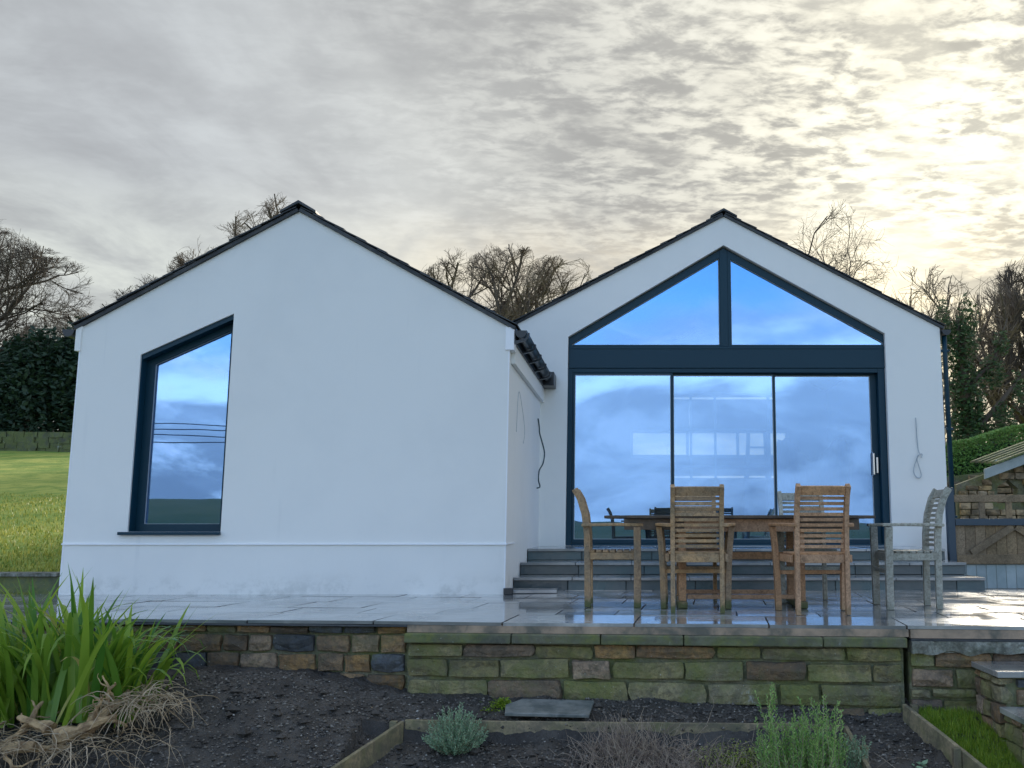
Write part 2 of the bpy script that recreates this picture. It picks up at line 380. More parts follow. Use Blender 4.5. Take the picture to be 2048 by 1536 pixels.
def wall_with_holes(name, outer, holes, y0, y1, m, parent):
    bm = bmesh.new()
    def loop(poly, y):
        vs = [bm.verts.new((x, y, z)) for x, z in poly]
        return vs, [bm.edges.new((vs[i], vs[(i + 1) % len(vs)])) for i in range(len(vs))]
    rings = []
    for y in (y0, y1):
        es = []; rr = []
        for poly in [outer] + holes:
            vs, e = loop(poly, y); es += e; rr.append(vs)
        bmesh.ops.triangle_fill(bm, edges=es, use_beauty=True); rings.append(rr)
    for a, b in zip(*rings):
        for i in range(len(a)):
            j = (i + 1) % len(a); bm.faces.new((a[i], a[j], b[j], b[i]))
    bmesh.ops.recalc_face_normals(bm, faces=bm.faces)
    me = bpy.data.meshes.new(name); bm.to_mesh(me); bm.free(); me.materials.append(m)
    o = bpy.data.objects.new(name, me); COL.objects.link(o); o.parent = parent; return o
def noise3(x, y, z=0.0): return mn.noise(Vector((x, y, z)))
def sstep(a, b, x):
    t_ = max(0, min(1, (x - a) / (b - a))); return t_ * t_ * (3 - 2 * t_)
def grid(name, xs, ys, zf, m, kind='structure', smooth=True):
    nx, ny = len(xs), len(ys)
    v = [(x, y, zf(x, y)) for y in ys for x in xs]
    f = [(j * nx + i, j * nx + i + 1, (j + 1) * nx + i + 1, (j + 1) * nx + i) for j in range(ny - 1) for i in range(nx - 1)]
    me = bpy.data.meshes.new(name); me.from_pydata(v, [], f); me.materials.append(m)
    me.polygons.foreach_set('use_smooth', [smooth] * len(f))
    o = bpy.data.objects.new(name, me); COL.objects.link(o); tag(o, kind=kind); return o
def frange(a, b, n): return [a + (b - a) * i / n for i in range(n + 1)]

# ================================================================== SETTING: land
def field_z(x, y):
    rise = 1.0 if x < -2 else (1 - .88 * sstep(-2, 6, x))
    z = -.05 + .118 * min(y - 9.3, 34) + .03 * max(0, y - 43.3)
    z = z * rise - (1 - rise) * .3
    z += .10 * noise3(x * .35, y * .35) + .03 * noise3(x * 1.3, y * 1.3) if y > 10.5 else 0
    if x > -5.62 and y < 24: return -.35
    return z
xs = frange(-160, -30, 10)[:-1] + frange(-30, -9, 30)[:-1] + frange(-9, -5.65, 28) + [-5.6] + frange(-5, 14, 14)[:] + frange(16, 160, 8)
ys = frange(9.35, 20, 50)[:-1] + frange(20, 48, 50)[:-1] + frange(48, 400, 12)
grid('field', xs, ys, field_z, M['field'])
def land_z(x, y):
    if y > -4: return -1.6
    d = -y; z = -1.6 - 12 * sstep(4, 120, d) + (14 + 13 * sstep(0, -260, x)) * sstep(160, 620, d) * (1 + .35 * noise3(x * .004 + 3, y * .004)) + 1.0 * noise3(x * .02, y * .02) * sstep(4, 60, d)
    return z
xs = frange(-1500, -60, 40)[:-1] + frange(-60, 60, 16)[:-1] + frange(60, 1500, 40)
ys = frange(-1600, -160, 50)[:-1] + frange(-160, -4, 20)[:-1] + [-3.99, 0, 3, 5.9, 6.1, 8, 20, 100, 500, 1500]
grid('ground', xs, ys, lambda x, y: land_z(x, y) if abs(x) < 1600 else 0, M['hill'])

# garden soil
def bedtop(y): return -.50 - .28 * (6.7 - max(min(y, 6.75), 5.0))
def soil_z(x, y):
    z = bedtop(y)
    heap = sstep(-1.25, -2.4, x) * sstep(5.2, 6.7, y)
    z += .17 * heap
    z += .06 * math.exp(-((x + 2.3) ** 2 / .25 + (y - 6.15) ** 2 / .08))
    if -1.70 < x < 1.31 and y < 6.34: z -= .075
    if 1.31 < x < 1.78: z -= .03
    z += .030 * noise3(x * 4, y * 4, 1) + .020 * noise3(x * 11, y * 11, 5) + .011 * noise3(x * 27, y * 27, 9)
    if -2.9 < x < 1.8: z += .008 * noise3(x * 60, y * 60, 4)
    return z
grid('soil', frange(-5.2, 4.2, 520), frange(4.6, 7.1, 170), soil_z, M['soil'])
# clods and pale flecks
def scatter_lumps(name, n, rmin, rmax, m, label, cat, region, seed):
    r = random.Random(seed); b = MB()
    for _ in range(n):
        x = r.uniform(*region[:2]); y = r.uniform(*region[2:4]); s_ = rmin + (rmax - rmin) * r.random() ** 3
        z = soil_z(x, y) + s_ * .3; k = len(b.v); a = r.uniform(0, 6.3)
        ex, ey, ez = s_ * r.uniform(.7, 1.4), s_ * r.uniform(.6, 1.1), s_ * r.uniform(.4, .9)
        for (ux, uy, uz) in ((1, 0, 0), (.2, 1, .1), (-1, .1, 0), (0, -1, 0), (.1, .1, 1), (0, 0, -1)):
            X = ux * ex * r.uniform(.8, 1.2); Y = uy * ey
            b.v.append((x + X * math.cos(a) - Y * math.sin(a), y + X * math.sin(a) + Y * math.cos(a), z + uz * ez))
        for q in ((0, 1, 4), (1, 2, 4), (2, 3, 4), (3, 0, 4), (1, 0, 5), (2, 1, 5), (3, 2, 5), (0, 3, 5)): b.f.append(tuple(k + i for i in q))
    o = b.build(name, m, fix=False); tag(o, label, cat, kind='stuff'); return o
scatter_lumps('soil_clods', 34000, .002, .014, M['clod'], 'crumbly dark soil clods scattered over the garden beds', 'soil', (-3.6, 2.1, 5.2, 6.75), 3)
scatter_lumps('soil_clods', 420, .015, .048, M['soil'], 'bigger lumps of damp soil on the beds', 'soil', (-3.2, 1.95, 5.25, 6.6), 13)
scatter_lumps('pale_chips', 750, .003, .010, M['fleck'], 'small pale stone chips scattered over the dark soil', 'stone chips', (-3.4, 2.0, 5.2, 6.75), 4)

# ================================================================== PATIO
SK = -math.atan(.083)                                   # patio edge runs slightly askew of the house
def patio_pt(u, v):                                     # u along the edge, v away from the camera
    return (-2.316 + u * math.cos(SK) - v * math.sin(SK), 6.914 + u * math.sin(SK) + v * math.cos(SK))
def edge_y(x): return 6.914 - .083 * (x + 2.316)
base = MB()
pl = [patio_pt(-5.2, .32), patio_pt(7.6, .32), patio_pt(7.6, 3.9), patio_pt(-5.2, 4.3)]
n0 = 0; base.v = [(x, y, -.006) for x, y in pl] + [(x, y, -.30) for x, y in pl]
base.f = [(0, 1, 2, 3), (7, 6, 5, 4)] + [(i, 4 + i, 4 + (i + 1) % 4, (i + 1) % 4) for i in range(4)]
patio = base.build('patio', M['joint']); tag(patio, kind='structure')
sl_meshes = {}
def slab_mesh(L, W):
    k = (round(L, 2), round(W, 2))
    if k not in sl_meshes: sl_meshes[k] = MB().box(-L / 2, L / 2, -W / 2, W / 2, -.022, 0).mesh('paving_slab', M['pave'])
    return sl_meshes[k]
v = 0.0; r = random.Random(21); gap = .012
for row, W in enumerate((.60, .44, .60, .60, .44, .60, .60)):
    u = -5.1 - r.uniform(0, .5)
    while u < 7.5:
        L = r.choice((.60, .90, .90, .60, .44)) if row else r.choice((.9, .9, 1.2))
        cx, cy = patio_pt(u + L / 2, v + W / 2)
        inside_left = cy > 9.75 and -5.3 < cx < -1.45
        inside_steps = cy > 10.5 and -1.6 < cx < 3.4
        if not inside_left and not inside_steps and cy < 11.0 and cx < 5.4:
            o = link('paving_slab', slab_mesh(L - gap, W - gap), patio, (cx, cy, .004 + r.uniform(0, .003)), (R(r.uniform(-.35, .35)), R(r.uniform(-.25, .25)), SK))
            o.visible_shadow = True
        u += L
    v += W

# ================================================================== RETAINING WALL
def stone_meshes(m, n, seed):
    out = []; r = random.Random(seed)
    for i in range(n):
        bm = bmesh.new(); bmesh.ops.create_cube(bm, size=1.0)
        bmesh.ops.subdivide_edges(bm, edges=bm.edges[:], cuts=1, use_grid_fill=True)
        for v_ in bm.verts:
            c_ = v_.co; k = sum(abs(q) > .4 for q in c_)
            f = {3: .95, 2: .985, 1: 1.0, 0: 1}[k]
            v_.co = Vector((c_.x * f, c_.y * f, c_.z * f)) + Vector((r.uniform(-.035, .035), r.uniform(-.10, .10), r.uniform(-.07, .07)))
            if k == 1 and c_.y < -.4: v_.co.y -= r.uniform(.02, .16)
        bmesh.ops.recalc_face_normals(bm, faces=bm.faces)
        me = bpy.data.meshes.new('stone'); bm.to_mesh(me); bm.free(); me.materials.append(m)
        me.polygons.foreach_set('use_smooth', [False] * len(me.polygons)); out.append(me)
    return out
ST = {k: stone_meshes(M[k], 8, i + 5) for i, k in enumerate(('stone_brown', 'stone_grey', 'stone_moss', 'shed_stone'))}
def lay(root, x0, x1, yfun, rows, pick, wr, seed, depth=.12, joint=.011, ang=0.0):
    r = random.Random(seed)
    for (zb, zt) in rows:
        x = x0 + r.uniform(-.0, .0); first = True
        while x < x1 - .02:
            L = r.uniform(*wr)
            if first: L *= r.uniform(.5, 1.0); first = False
            if x1 - x - L < .09: L = x1 - x
            me = r.choice(ST[pick(r)]); xc = x + L / 2
            o = link('stone', me, root, (xc, yfun(xc) + depth / 2 + r.uniform(-.008, .006), (zb + zt) / 2 + r.uniform(-.004, .004)), (0, R(r.uniform(-.8, .8)), ang), (L - joint, depth, zt - zb - joint))
            b = o.modifiers.new('bevel', 'BEVEL'); b.width = .05; b.segments = 1; b.offset_type = 'PERCENT'; b.width_pct = 7
            x += L
wa = empty('retaining_wall', (0, 0, 0)); tag(wa, 'low brown stone retaining wall with white lime bloom under the left of the patio', 'wall')
def skew_prism(b, x0, x1, z0, z1, y_front, y_back):
    n = len(b.v)
    for x in (x0, x1):
        for (yo, z) in ((y_front, z0), (y_back, z0), (y_back, z1), (y_front, z1)): b.v.append((x, edge_y(x) + yo, z))
    b.f += [tuple(n + i for i in q) for q in ((0, 1, 2, 3), (7, 6, 5, 4), (0, 4, 5, 1), (1, 5, 6, 2), (2, 6, 7, 3), (3, 7, 4, 0))]
    return b
def mortar_block(name, x0, x1, z0, z1, yf, yb, m, parent, seg=.06, amp=.012, zamp=0.0):
    """subdivided front so that the mortar looks hand pointed"""
    b = MB(); nx = max(2, int((x1 - x0) / seg)); nz = max(2, int((z1 - z0) / seg))
    for j in range(nz + 1):
        for i in range(nx + 1):
            x = x0 + (x1 - x0) * i / nx; z = z0 + (z1 - z0) * j / nz
            b.v.append((x, edge_y(x) + yf + amp * noise3(x * 9, z * 9, x0), z + (zamp * noise3(x * 6, 3, z) if j in (0,) else 0)))
    for j in range(nz):
        for i in range(nx): k = j * (nx + 1) + i; b.f.append((k, k + 1, k + nx + 2, k + nx + 1))
    skew_prism(b, x0, x1, z0, z1, yf + .03, yb)
    k = nz * (nx + 1)
    n = len(b.v)
    for i in range(nx + 1): x = x0 + (x1 - x0) * i / nx; b.v.append((x, edge_y(x) + yf + .05, z1))
    for i in range(nx): b.f.append((k + i, k + i + 1, n + i + 1, n + i))
    k = 0; n = len(b.v)
    for i in range(nx + 1): x = x0 + (x1 - x0) * i / nx; b.v.append((x, edge_y(x) + yf + .05, z0))
    for i in range(nx): b.f.append((k + i, n + i, n + i + 1, k + i + 1))
    return b.build(name, m, parent, fix=False)
XL, XM, XR = -6.6, -1.56, 1.775
mortar_block('mortar', XL, XM - .002, -.75, -.030, .085, .4, M['mortar'], wa)
lay(wa, XL, XM - .01, lambda x: edge_y(x) + .055, [(-.088, -.034), (-.215, -.092), (-.345, -.219), (-.47, -.349), (-.60, -.474)],
    lambda r: r.choice(('stone_brown', 'stone_brown', 'stone_brown', 'stone_grey', 'stone_moss')), (.16, .32), 5, ang=SK)
skew_prism(MB(), XL, XM, -.030, -.0185, -.012, .3).build('slate_edging', M['slate'], wa, .002)
wb = empty('retaining_wall', (0, 0, 0)); tag(wb, 'green mossy stone retaining wall with flat coping stones under the dining table end of the patio', 'wall')
mortar_block('bedding_strip', XM, XR + .02, -.066, -.0185, .0, .35, M['bedding'], wb, amp=.005)
mortar_block('mortar', XM + .004, XR - .01, -.80, -.135, .045, .4, M['mortar'], wb)
x = XM - .01; r = random.Random(9)
while x < XR:
    L = min(r.uniform(.55, .95), XR - x)
    if XR - x - L < .2: L = XR - x
    b = MB(); nx = 10
    skew_prism(b, x + .003, x + L - .003, -.131, -.068, -.055 + r.uniform(-.006, .006), .3)
    b.build('coping_stone', M['coping'], wb, .008); x += L
lay(wb, XM + .01, XR - .02, lambda x: edge_y(x) + .008, [(-.232, -.137), (-.365, -.236), (-.515, -.369), (-.66, -.519), (-.80, -.664)],
    lambda r: r.choice(('stone_moss', 'stone_moss', 'stone_moss', 'stone_moss', 'stone_moss', 'stone_brown')), (.26, .56), 12, ang=SK)
wc = empty('retaining_wall', (0, 0, 0)); tag(wc, 'short rough stone wall capped with crumbling grey concrete beside the garden steps', 'wall')
mortar_block('bedding_strip', XR + .035, 5.2, -.075, -.0185, .01, .35, M['bedding'], wc, amp=.004)
mortar_block('slate_edging', XR + .03, 5.2, -.089, -.077, -.02, .3, M['slate'], wc, amp=.003)
mortar_block('concrete_cap', XR + .03, 5.2, -.165, -.091, -.035, .35, M['concrete'], wc, seg=.02, amp=.035, zamp=.05)
mortar_block('mortar', XR + .03, 5.2, -.80, -.155, .045, .4, M['mortar'], wc)
lay(wc, XR + .03, 5.1, lambda x: edge_y(x) + .012, [(-.262, -.160), (-.39, -.266), (-.455, -.394), (-.55, -.459), (-.68, -.554)],
    lambda r: r.choice(('stone_moss', 'stone_brown', 'stone_moss')), (.18, .40), 15, ang=SK)

# garden steps at the far right
gs = empty('garden_steps', (2.18, 6.05, -.6)); tag(gs, 'stone garden steps with slate treads climbing to the right end of the patio', 'steps')
def lay_face_x(root, x, y0, y1, z0, z1, seed):        # stones on a face looking towards -X
    r = random.Random(seed); z = z0
    while z < z1 - .03:
        h = min(r.uniform(.085, .12), z1 - z)
        if z1 - z - h < .04: h = z1 - z
        y = y0
        while y < y1 - .02:
            L = r.uniform(.12, .26)
            if y1 - y - L < .08: L = y1 - y
            link('stone', r.choice(ST[r.choice(('stone_brown', 'stone_brown', 'stone_moss'))]), root, (x + .04 - 2.18, y + L / 2 - 6.05, z + h / 2 + .6), (0, 0, R(-90)), (L - .014, .09, h - .014)); y += L
        z += h
def lay_face_y(root, y, x0, x1, z0, z1, seed):
    r = random.Random(seed); z = z0
    while z < z1 - .03:
        h = min(r.uniform(.085, .12), z1 - z)
        if z1 - z - h < .04: h = z1 - z
        x = x0
        while x < x1 - .02:
            L = r.uniform(.14, .30)
            if x1 - x - L < .08: L = x1 - x
            link('stone', r.choice(ST[r.choice(('stone_brown', 'stone_grey', 'stone_brown'))]), root, (x + L / 2 - 2.18, y + .04 - 6.05, z + h / 2 + .6), (0, 0, 0), (L - .014, .09, h - .014)); x += L
        z += h
for i, (yf, yb, zt) in enumerate(((6.06, 6.50, -.21), (5.62, 6.06, -.415), (5.16, 5.62, -.62))):
    xl = 2.20 + .01 * i
    MB().box(xl + .035 - 2.18, 3.4 - 2.18, yf + .03 - 6.05, yb - 6.05, -.9 + .6, zt - .037 + .6).build('step_core', M['mortar'], gs)
    lay_face_x(gs, xl, yf + .02, yb, -.80, zt - .04, 40 + i); lay_face_y(gs, yf, xl + .09, 3.4, max(-.8, zt - .205), zt - .04, 50 + i)
    MB().box(xl - .03 - 2.18, 3.42 - 2.18, yf - .03 - 6.05, yb - .002 - 6.05 + .03 * (i > 0) - .03 * (i > 0), zt - .035 + .6, zt + .6).build('step_tread', M['pave'], gs, .004)

# ================================================================== HOUSE
house = empty('house', (0, 9.494, 0)); HY = 9.494
tag(house, 'white rendered single storey house with two dark slate gables and blue tinted glazing', 'house')
def H(y): return y - HY
YL, YR = 9.494, 12.80
# left wing
lx0, lx1, lze, lap, lzap = -5.49, -1.245, 2.60, -3.39, 3.79
Lout = [(lx0, -.3), (lx1, -.3), (lx1, lze), (lap, lzap), (lx0, lze)]
Lwin = [(-4.885, .595), (-3.988, .595), (-3.988, 2.741), (-4.885, 2.325)]
wall_with_holes('wall', Lout, [Lwin], H(YL), H(YL + .30), M['render'], house)
MB().box(lx1 - .30, lx1, H(YL + .301), H(YR + .02), -.3, lze - .01).build('wall', M['render'], house)
MB().box(lx0, lx0 + .3, H(YL + .301), H(20), -.3, lze - .01).build('wall', M['render'], house)
MB().box(lx0, lx1, H(20.001), H(20.2), -.3, lze).build('wall', M['render'], house)
# bell bead, corner beads, eaves corbels
MB().bar((lx0 - .012, H(YL) - .008, .478), (lx1 + .016, H(YL) - .008, .478), .018, .016).build('bead', M['bead'], house, .002)
MB().bar((lx1 + .008, H(YL) + .004, .478), (lx1 + .008, H(10.1), .478), .016, .014).build('bead', M['bead'], house, .002)
for xx in (lx0, lx1): MB().box(xx - .006, xx + .006, H(YL) - .004, H(YL) + .01, 0, lze).build('corner_bead', M['bead'], house)
MB().box(lx0 - .045, lx0 + .012, H(YL) - .02, H(YL) + .16, 2.36, 2.615).build('corbel', M['render'], house, .004)
MB().box(lx1 - .035, lx1 + .05, H(YL) - .02, H(YL) + .16, 2.37, 2.60).build('corbel', M['bead'], house, .004)
MB().box(lx1 + .001, lx1 + .045, H(YL + .161), H(YR), 2.26, 2.44).build('fascia', M['render'], house, .003)
# window of the left wing
wf = MB().ring(Lwin, inset(Lwin, [.075, .070, .105, .085]), H(YL + .13), H(YL + .20)).build('window', M['frame'], house, .003)
MB().ring([(x * 1.0, z) for x, z in inset(Lwin, [.002, .002, .002, .002])], inset(Lwin, [.006, .004, .045, .010]), H(YL + .02), H(YL + .128)).build('window_liner', M['frame'], wf)
MB().ring(inset(Lwin, [.070, .065, .100, .080]), inset(Lwin, [.078, .073, .108, .088]), H(YL + .145), H(YL + .165)).build('glazing_bead', M['cable'], wf)
MB().prism(inset(Lwin, [.07, .065, .10, .08]), H(YL + .170), H(YL + .176)).build('pane', M['glass'], wf)
MB().box(-4.96, -3.985, H(YL) - .045, H(YL) + .13, .565, .594).build('sill', M['frame'], wf, .004)

# roofs
def roof(x0, z0, xa, za, x1, z1, y0, y1, over, seed):
    rf = empty('roof', (0, 0, 0)); rf.parent = house; r = random.Random(seed)
    th = .035
    for (xa_, za_, xb_, zb_) in ((x0, z0, xa, za), (x1, z1, xa, za)):
        d = Vector((xb_ - xa_, zb_ - za_)); L = d.length; d.normalize(); n = Vector((-d.y, d.x)) if d.x > 0 else Vector((d.y, -d.x))
        s0 = Vector((xa_, za_)) - d * over; 
        p = [s0 + n * .002, Vector((xb_, zb_)) + n * .002, Vector((xb_, zb_)) + n * th, s0 + n * th]
        MB().prism([tuple(q) for q in p], H(y0) - .03, H(y1)).build('roof_deck', M['slate'], rf)
        ang = math.atan2(d.y, abs(d.x)); Lt = L + over; nn = int(Lt / .235); st = Lt / nn
        # front three columns of slates, each its own piece; lapped like the real ones
        for k in range(nn):
            c0 = s0 + d * (st * k)
            for cidx in range(3):
                ln = st + .10; wd = .30
                b = MB(); up = n * (th + .004); lo = c0 + up + n * .016; hi = c0 + d * min(ln, Lt - st * k) + up
                yy0 = H(y0) - .045 + cidx * .303 + r.uniform(-.012, .012)
                t2 = n * .010
                b.prism([tuple(lo), tuple(hi), tuple(hi + t2), tuple(lo + t2)], yy0, yy0 + wd)
                b.build('slate', M['slate'], rf)
        b = MB()
        for k in range(nn):
            c0 = s0 + d * (st * k); up = n * (th + .004); lo = c0 + up + n * .016; hi = c0 + d * min(st + .10, Lt - st * k) + up; t2 = n * .010
            b.prism([tuple(lo), tuple(hi), tuple(hi + t2), tuple(lo + t2)], H(y0) + .87, H(y1))
        b.build('slate_courses', M['slate'], rf)
    y = H(y0) - .055
    for k in range(3 if True else 0):
        b = MB(); w_ = .18
        dz0 = (za - z0) / (xa - x0)
        top = za + .088
        b.prism([(xa - w_, top - w_ * dz0 - .012), (xa, top - .012), (xa + w_, top - w_ * dz0 - .012), (xa + w_, top - w_ * dz0 + .014), (xa, top + .020), (xa - w_, top - w_ * dz0 + .014)], y, y + .449)
        b.build('ridge_tile', M['slate'], rf, .004); y += .45
    MB().prism([(xa - .14, top - .14 * dz0 - .012), (xa, top - .012), (xa + .14, top - .14 * dz0 - .012), (xa + .14, top - .14 * dz0 + .010), (xa, top + .014), (xa - .14, top - .14 * dz0 + .010)], y, H(y1)).build('ridge_tiles', M['slate'], rf)
    return rf
roof(lx0, lze, lap, lzap, lx1, lze, YL, 20.3, .055, 3)
# right wing
rx0, rx1, rze, rap, rzap = -1.67, 4.075, 3.27, 1.205, 4.81
Rout = [(rx0, -.3), (rx1, -.3), (rx1, rze), (rap, rzap), (rx0, rze)]
Rop = [(-.905, .392), (3.335, .392), (3.342, 3.195), (1.200, 4.413), (-.893, 3.150)]
wall_with_holes('wall', Rout, [Rop], H(YR), H(YR + .30), M['render'], house)
MB().box(rx1 - .3, rx1, H(YR + .301), H(21), -.3, rze - .01).build('wall', M['render'], house)
MB().box(rx0, rx0 + .25, H(YR + .301), H(21), lze + .3, rze - .01).build('wall', M['render'], house)
roof(rx0, rze, rap, rzap, rx1, rze, YR, 21.3, .05, 8)
# glazed gable screen
inn = inset(Rop, [.0, .012, .012, .012, .012])
def zr(x):  # underside line of the screen at x
    if x > 1.2: return 4.413 + (x - 1.2) * (3.195 - 4.413) / (3.342 - 1.2)
    return 4.413 + (1.2 - x) * (3.150 - 4.413) / (1.2 + .893)
gw = empty('window', (0, 0, 0)); gw.parent = house
yA, yB = H(YR + .07), H(YR + .16)
def pent(x0, x1, zlo, off):
    if x1 <= 1.2001: return [(x0, zlo), (x1, zlo), (x1, zr(x1) - off), (x0, zr(x0) - off)]
    return [(x0, zlo), (x1, zlo), (x1, zr(x1) - off), (x0, zr(x0) - off)]
triL = [(-.890, 3.03), (1.149, 3.03), (1.149, zr(1.149) - .02), (-.890, zr(-.89) - .012)]
triR = [(1.253, 3.03), (3.338, 3.03), (3.338, zr(3.338) - .012), (1.253, zr(1.253) - .02)]
MB().ring(triL, inset(triL, [.022, .012, .090, .045]), yA, yB).build('frame', M['frame'], gw, .003)
MB().ring(triR, inset(triR, [.022, .012, .090, .045]), yA, yB).build('frame', M['frame'], gw, .003)
MB().prism([(1.150, 3.0305), (1.252, 3.0305), (1.252, zr(1.252) - .03), (1.2, zr(1.2) - .02), (1.150, zr(1.150) - .03)], yA - .006, yB + .006).build('mullion', M['frame'], gw, .003)
for t_ in (triL, triR):
    MB().prism(inset(t_, [.02, .010, .085, .040]), yA + .045, yA + .051).build('pane', M['glass'], gw)
    MB().ring(inset(t_, [.018, .008, .086, .041]), inset(t_, [.027, .017, .096, .051]), yA + .02, yA + .032).build('glazing_bead', M['cable'], gw)
MB().box(-.889, 3.337, yA - .008, yB + .01, 2.735, 3.029).build('lintel_panel', M['frame'], gw, .004)
MB().box(-.889, 3.337, yA - .016, yA - .0085, 2.995, 3.027).build('flashing', M['frame'], gw, .002)
# three leaf sliding door
sdr = empty('sliding_door', (0, 0, 0)); sdr.parent = house
y1_, y2_ = yA + .005, yB + .02
MB().box(-.900, -.832, y1_, y2_, .395, 2.733).build('door_jamb', M['frame'], sdr, .003)
MB().box(3.245, 3.332, y1_, y2_ + .08, .395, 2.733).build('door_jamb', M['frame'], sdr, .003)
MB().box(-.831, 3.244, y1_, y2_ + .08, 2.675, 2.732).build('door_head', M['frame'], sdr, .003)
MB().box(-.831, 3.244, y1_ - .02, y2_ + .08, .392, .42).build('door_track', M['frame'], sdr, .003)
for i, (a, b_, yo) in enumerate(((-.830, .505, .0), (.485, 1.875, .055), (1.850, 3.244, .10))):
    ya = y1_ + .012 + yo; rgt = .085 if i == 2 else .030
    po = [(a, .421), (b_, .421), (b_, 2.674), (a, 2.674)]
    lf = MB().ring(po, inset(po, [.055, rgt, .028, .030]), ya, ya + .04).build('door_leaf', M['frame'], sdr, .003)
    MB().prism(inset(po, [.05, rgt - .006, .024, .026]), ya + .016, ya + .022).build('pane', M['glass'], lf)
    MB().ring(inset(po, [.053, rgt - .002, .026, .028]), inset(po, [.060, rgt + .007, .036, .037]), ya + .004, ya + .012).build('glazing_bead', M['cable'], lf)
    if i == 2:
        hb = MB().sweep([(3.165, ya - .004, 1.30), (3.165, ya - .05, 1.32), (3.165, ya - .05, 1.60), (3.165, ya - .004, 1.62)], .022, .014).build('handle', M['steel'], lf, .003)
        MB().box(3.20, 3.226, ya - .045, ya - .012, 1.34, 1.55).build('handle', M['steel'], lf, .004)
# interior shell (seen through the coated glass)
MB().box(rx0 + .26, rx1 - .31, H(YR + .31), H(20.7), .30, .385).build('interior_floor', M['floor_in'], house)
bw = wall_with_holes('interior_wall', [(rx0 + .26, .386), (rx1 - .31, .386), (rx1 - .31, 3.25), (rap, 4.55), (rx0 + .26, 3.25)], [[(-.1, 1.95), (3.0, 1.95), (3.0, 2.50), (-.1, 2.50)],
    [(1.06, .9), (1.12, .9), (1.12, 1.47), (1.06, 1.47)], [(1.54, .9), (1.60, .9), (1.60, 1.47), (1.54, 1.47)], [(.75, 1.56), (2.75, 1.56), (2.75, 1.61), (.75, 1.61)],  # narrow slits here and below are invented, so sky shows as bright lines
    [(1.06, 2.58), (1.12, 2.58), (1.12, 3.03), (1.06, 3.03)], [(1.54, 2.58), (1.60, 2.58), (1.60, 3.03), (1.54, 3.03)], [(.75, 3.10), (2.75, 3.10), (2.75, 3.16), (.75, 3.16)]], H(19.0), H(19.15), M['plaster'], house)
ww = MB().ring([(-.1, 1.95), (3.0, 1.95), (3.0, 2.50), (-.1, 2.50)], [(-.04, 2.01), (2.94, 2.01), (2.94, 2.44), (-.04, 2.44)], H(18.96), H(19.10)).build('rear_window', M['white'], house)
MB().box(1.0, 1.05, H(18.97), H(19.08), 2.012, 2.438).build('mullion', M['white'], ww); MB().box(1.98, 2.03, H(18.97), H(19.08), 2.012, 2.438).build('mullion', M['white'], ww)
MB().box(rx0 + .26, rx0 + .34, H(YR + .31), H(19), .386, 3.3).build('interior_wall', M['plaster'], house)
fx = empty('interior_frame', (0, 0, 0)); fx.parent = house
for (a_, b_) in ((.745, .778), (1.075, 1.108), (1.80, 1.84)): MB().box(a_, b_, H(13.22), H(13.25), .386, 2.42).build('upright', M['white'], fx)
MB().box(.52, 1.84, H(13.18), H(13.218), 2.421, 2.455).build('rail', M['white'], fx)
for z_ in (1.93, 1.43, 1.26): MB().box(.52, 1.84, H(13.18), H(13.218), z_, z_ + .025).build('rail', M['white'], fx)
MB().box(lx0 + .31, lx1 - .31, H(YL + .31), H(19.9), -.1, .02).build('interior_floor', M['floor_in'], house)
MB().box(lx0 + .31, lx1 - .31, H(14.0), H(14.1), .021, lze).build('interior_wall', M['plaster'], house)
# dust sheet inside the right pane
b = MB(); pts = []
for i in range(25):
    x = 2.05 + i * .045; b.v += [(x, H(14.2) + .05 * math.sin(i * 1.9), .39), (x, H(14.2) + .04 * math.sin(i * 1.9 + .4), 1.75 + .16 * math.sin(i * .35 + .5) + .03 * math.sin(i * 2.1))]
    if i: n = len(b.v); b.f.append((n - 4, n - 2, n - 1, n - 3))
sh = b.build('dust_sheet', M['curtain'], None, smooth=True); sh.location.y = HY
s_ = sh.modifiers.new('thickness', 'SOLIDIFY'); s_.thickness = .006
tag(sh, 'grey dust sheet hanging inside behind the right hand sliding door pane', 'sheet')
# step ladder in the room
ld = empty('step_ladder', (1.95, 15.6, .386)); tag(ld, 'aluminium step ladder standing inside behind the middle door pane', 'ladder')
for s_ in (-1, 1):
    MB().bar((s_ * .24, -.30, 0), (s_ * .13, 0, 1.75), .03, .06, (1, 0, 0)).build('stile', M['alu'], ld)
    MB().bar((s_ * .24, .45, 0), (s_ * .13, .03, 1.72), .03, .04, (1, 0, 0)).build('stile', M['alu'], ld)
for k in range(6):
    t_ = (k + 1) / 7; MB().box(-.24 + .11 * t_, .24 - .11 * t_, -.30 + .30 * t_ - .04, -.30 + .30 * t_ + .05, 1.75 * t_ - .012, 1.75 * t_ + .012).build('tread', M['alu'], ld)
MB().box(-.15, .15, -.10, .14, 1.755, 1.785).build('platform', M['black'], ld)

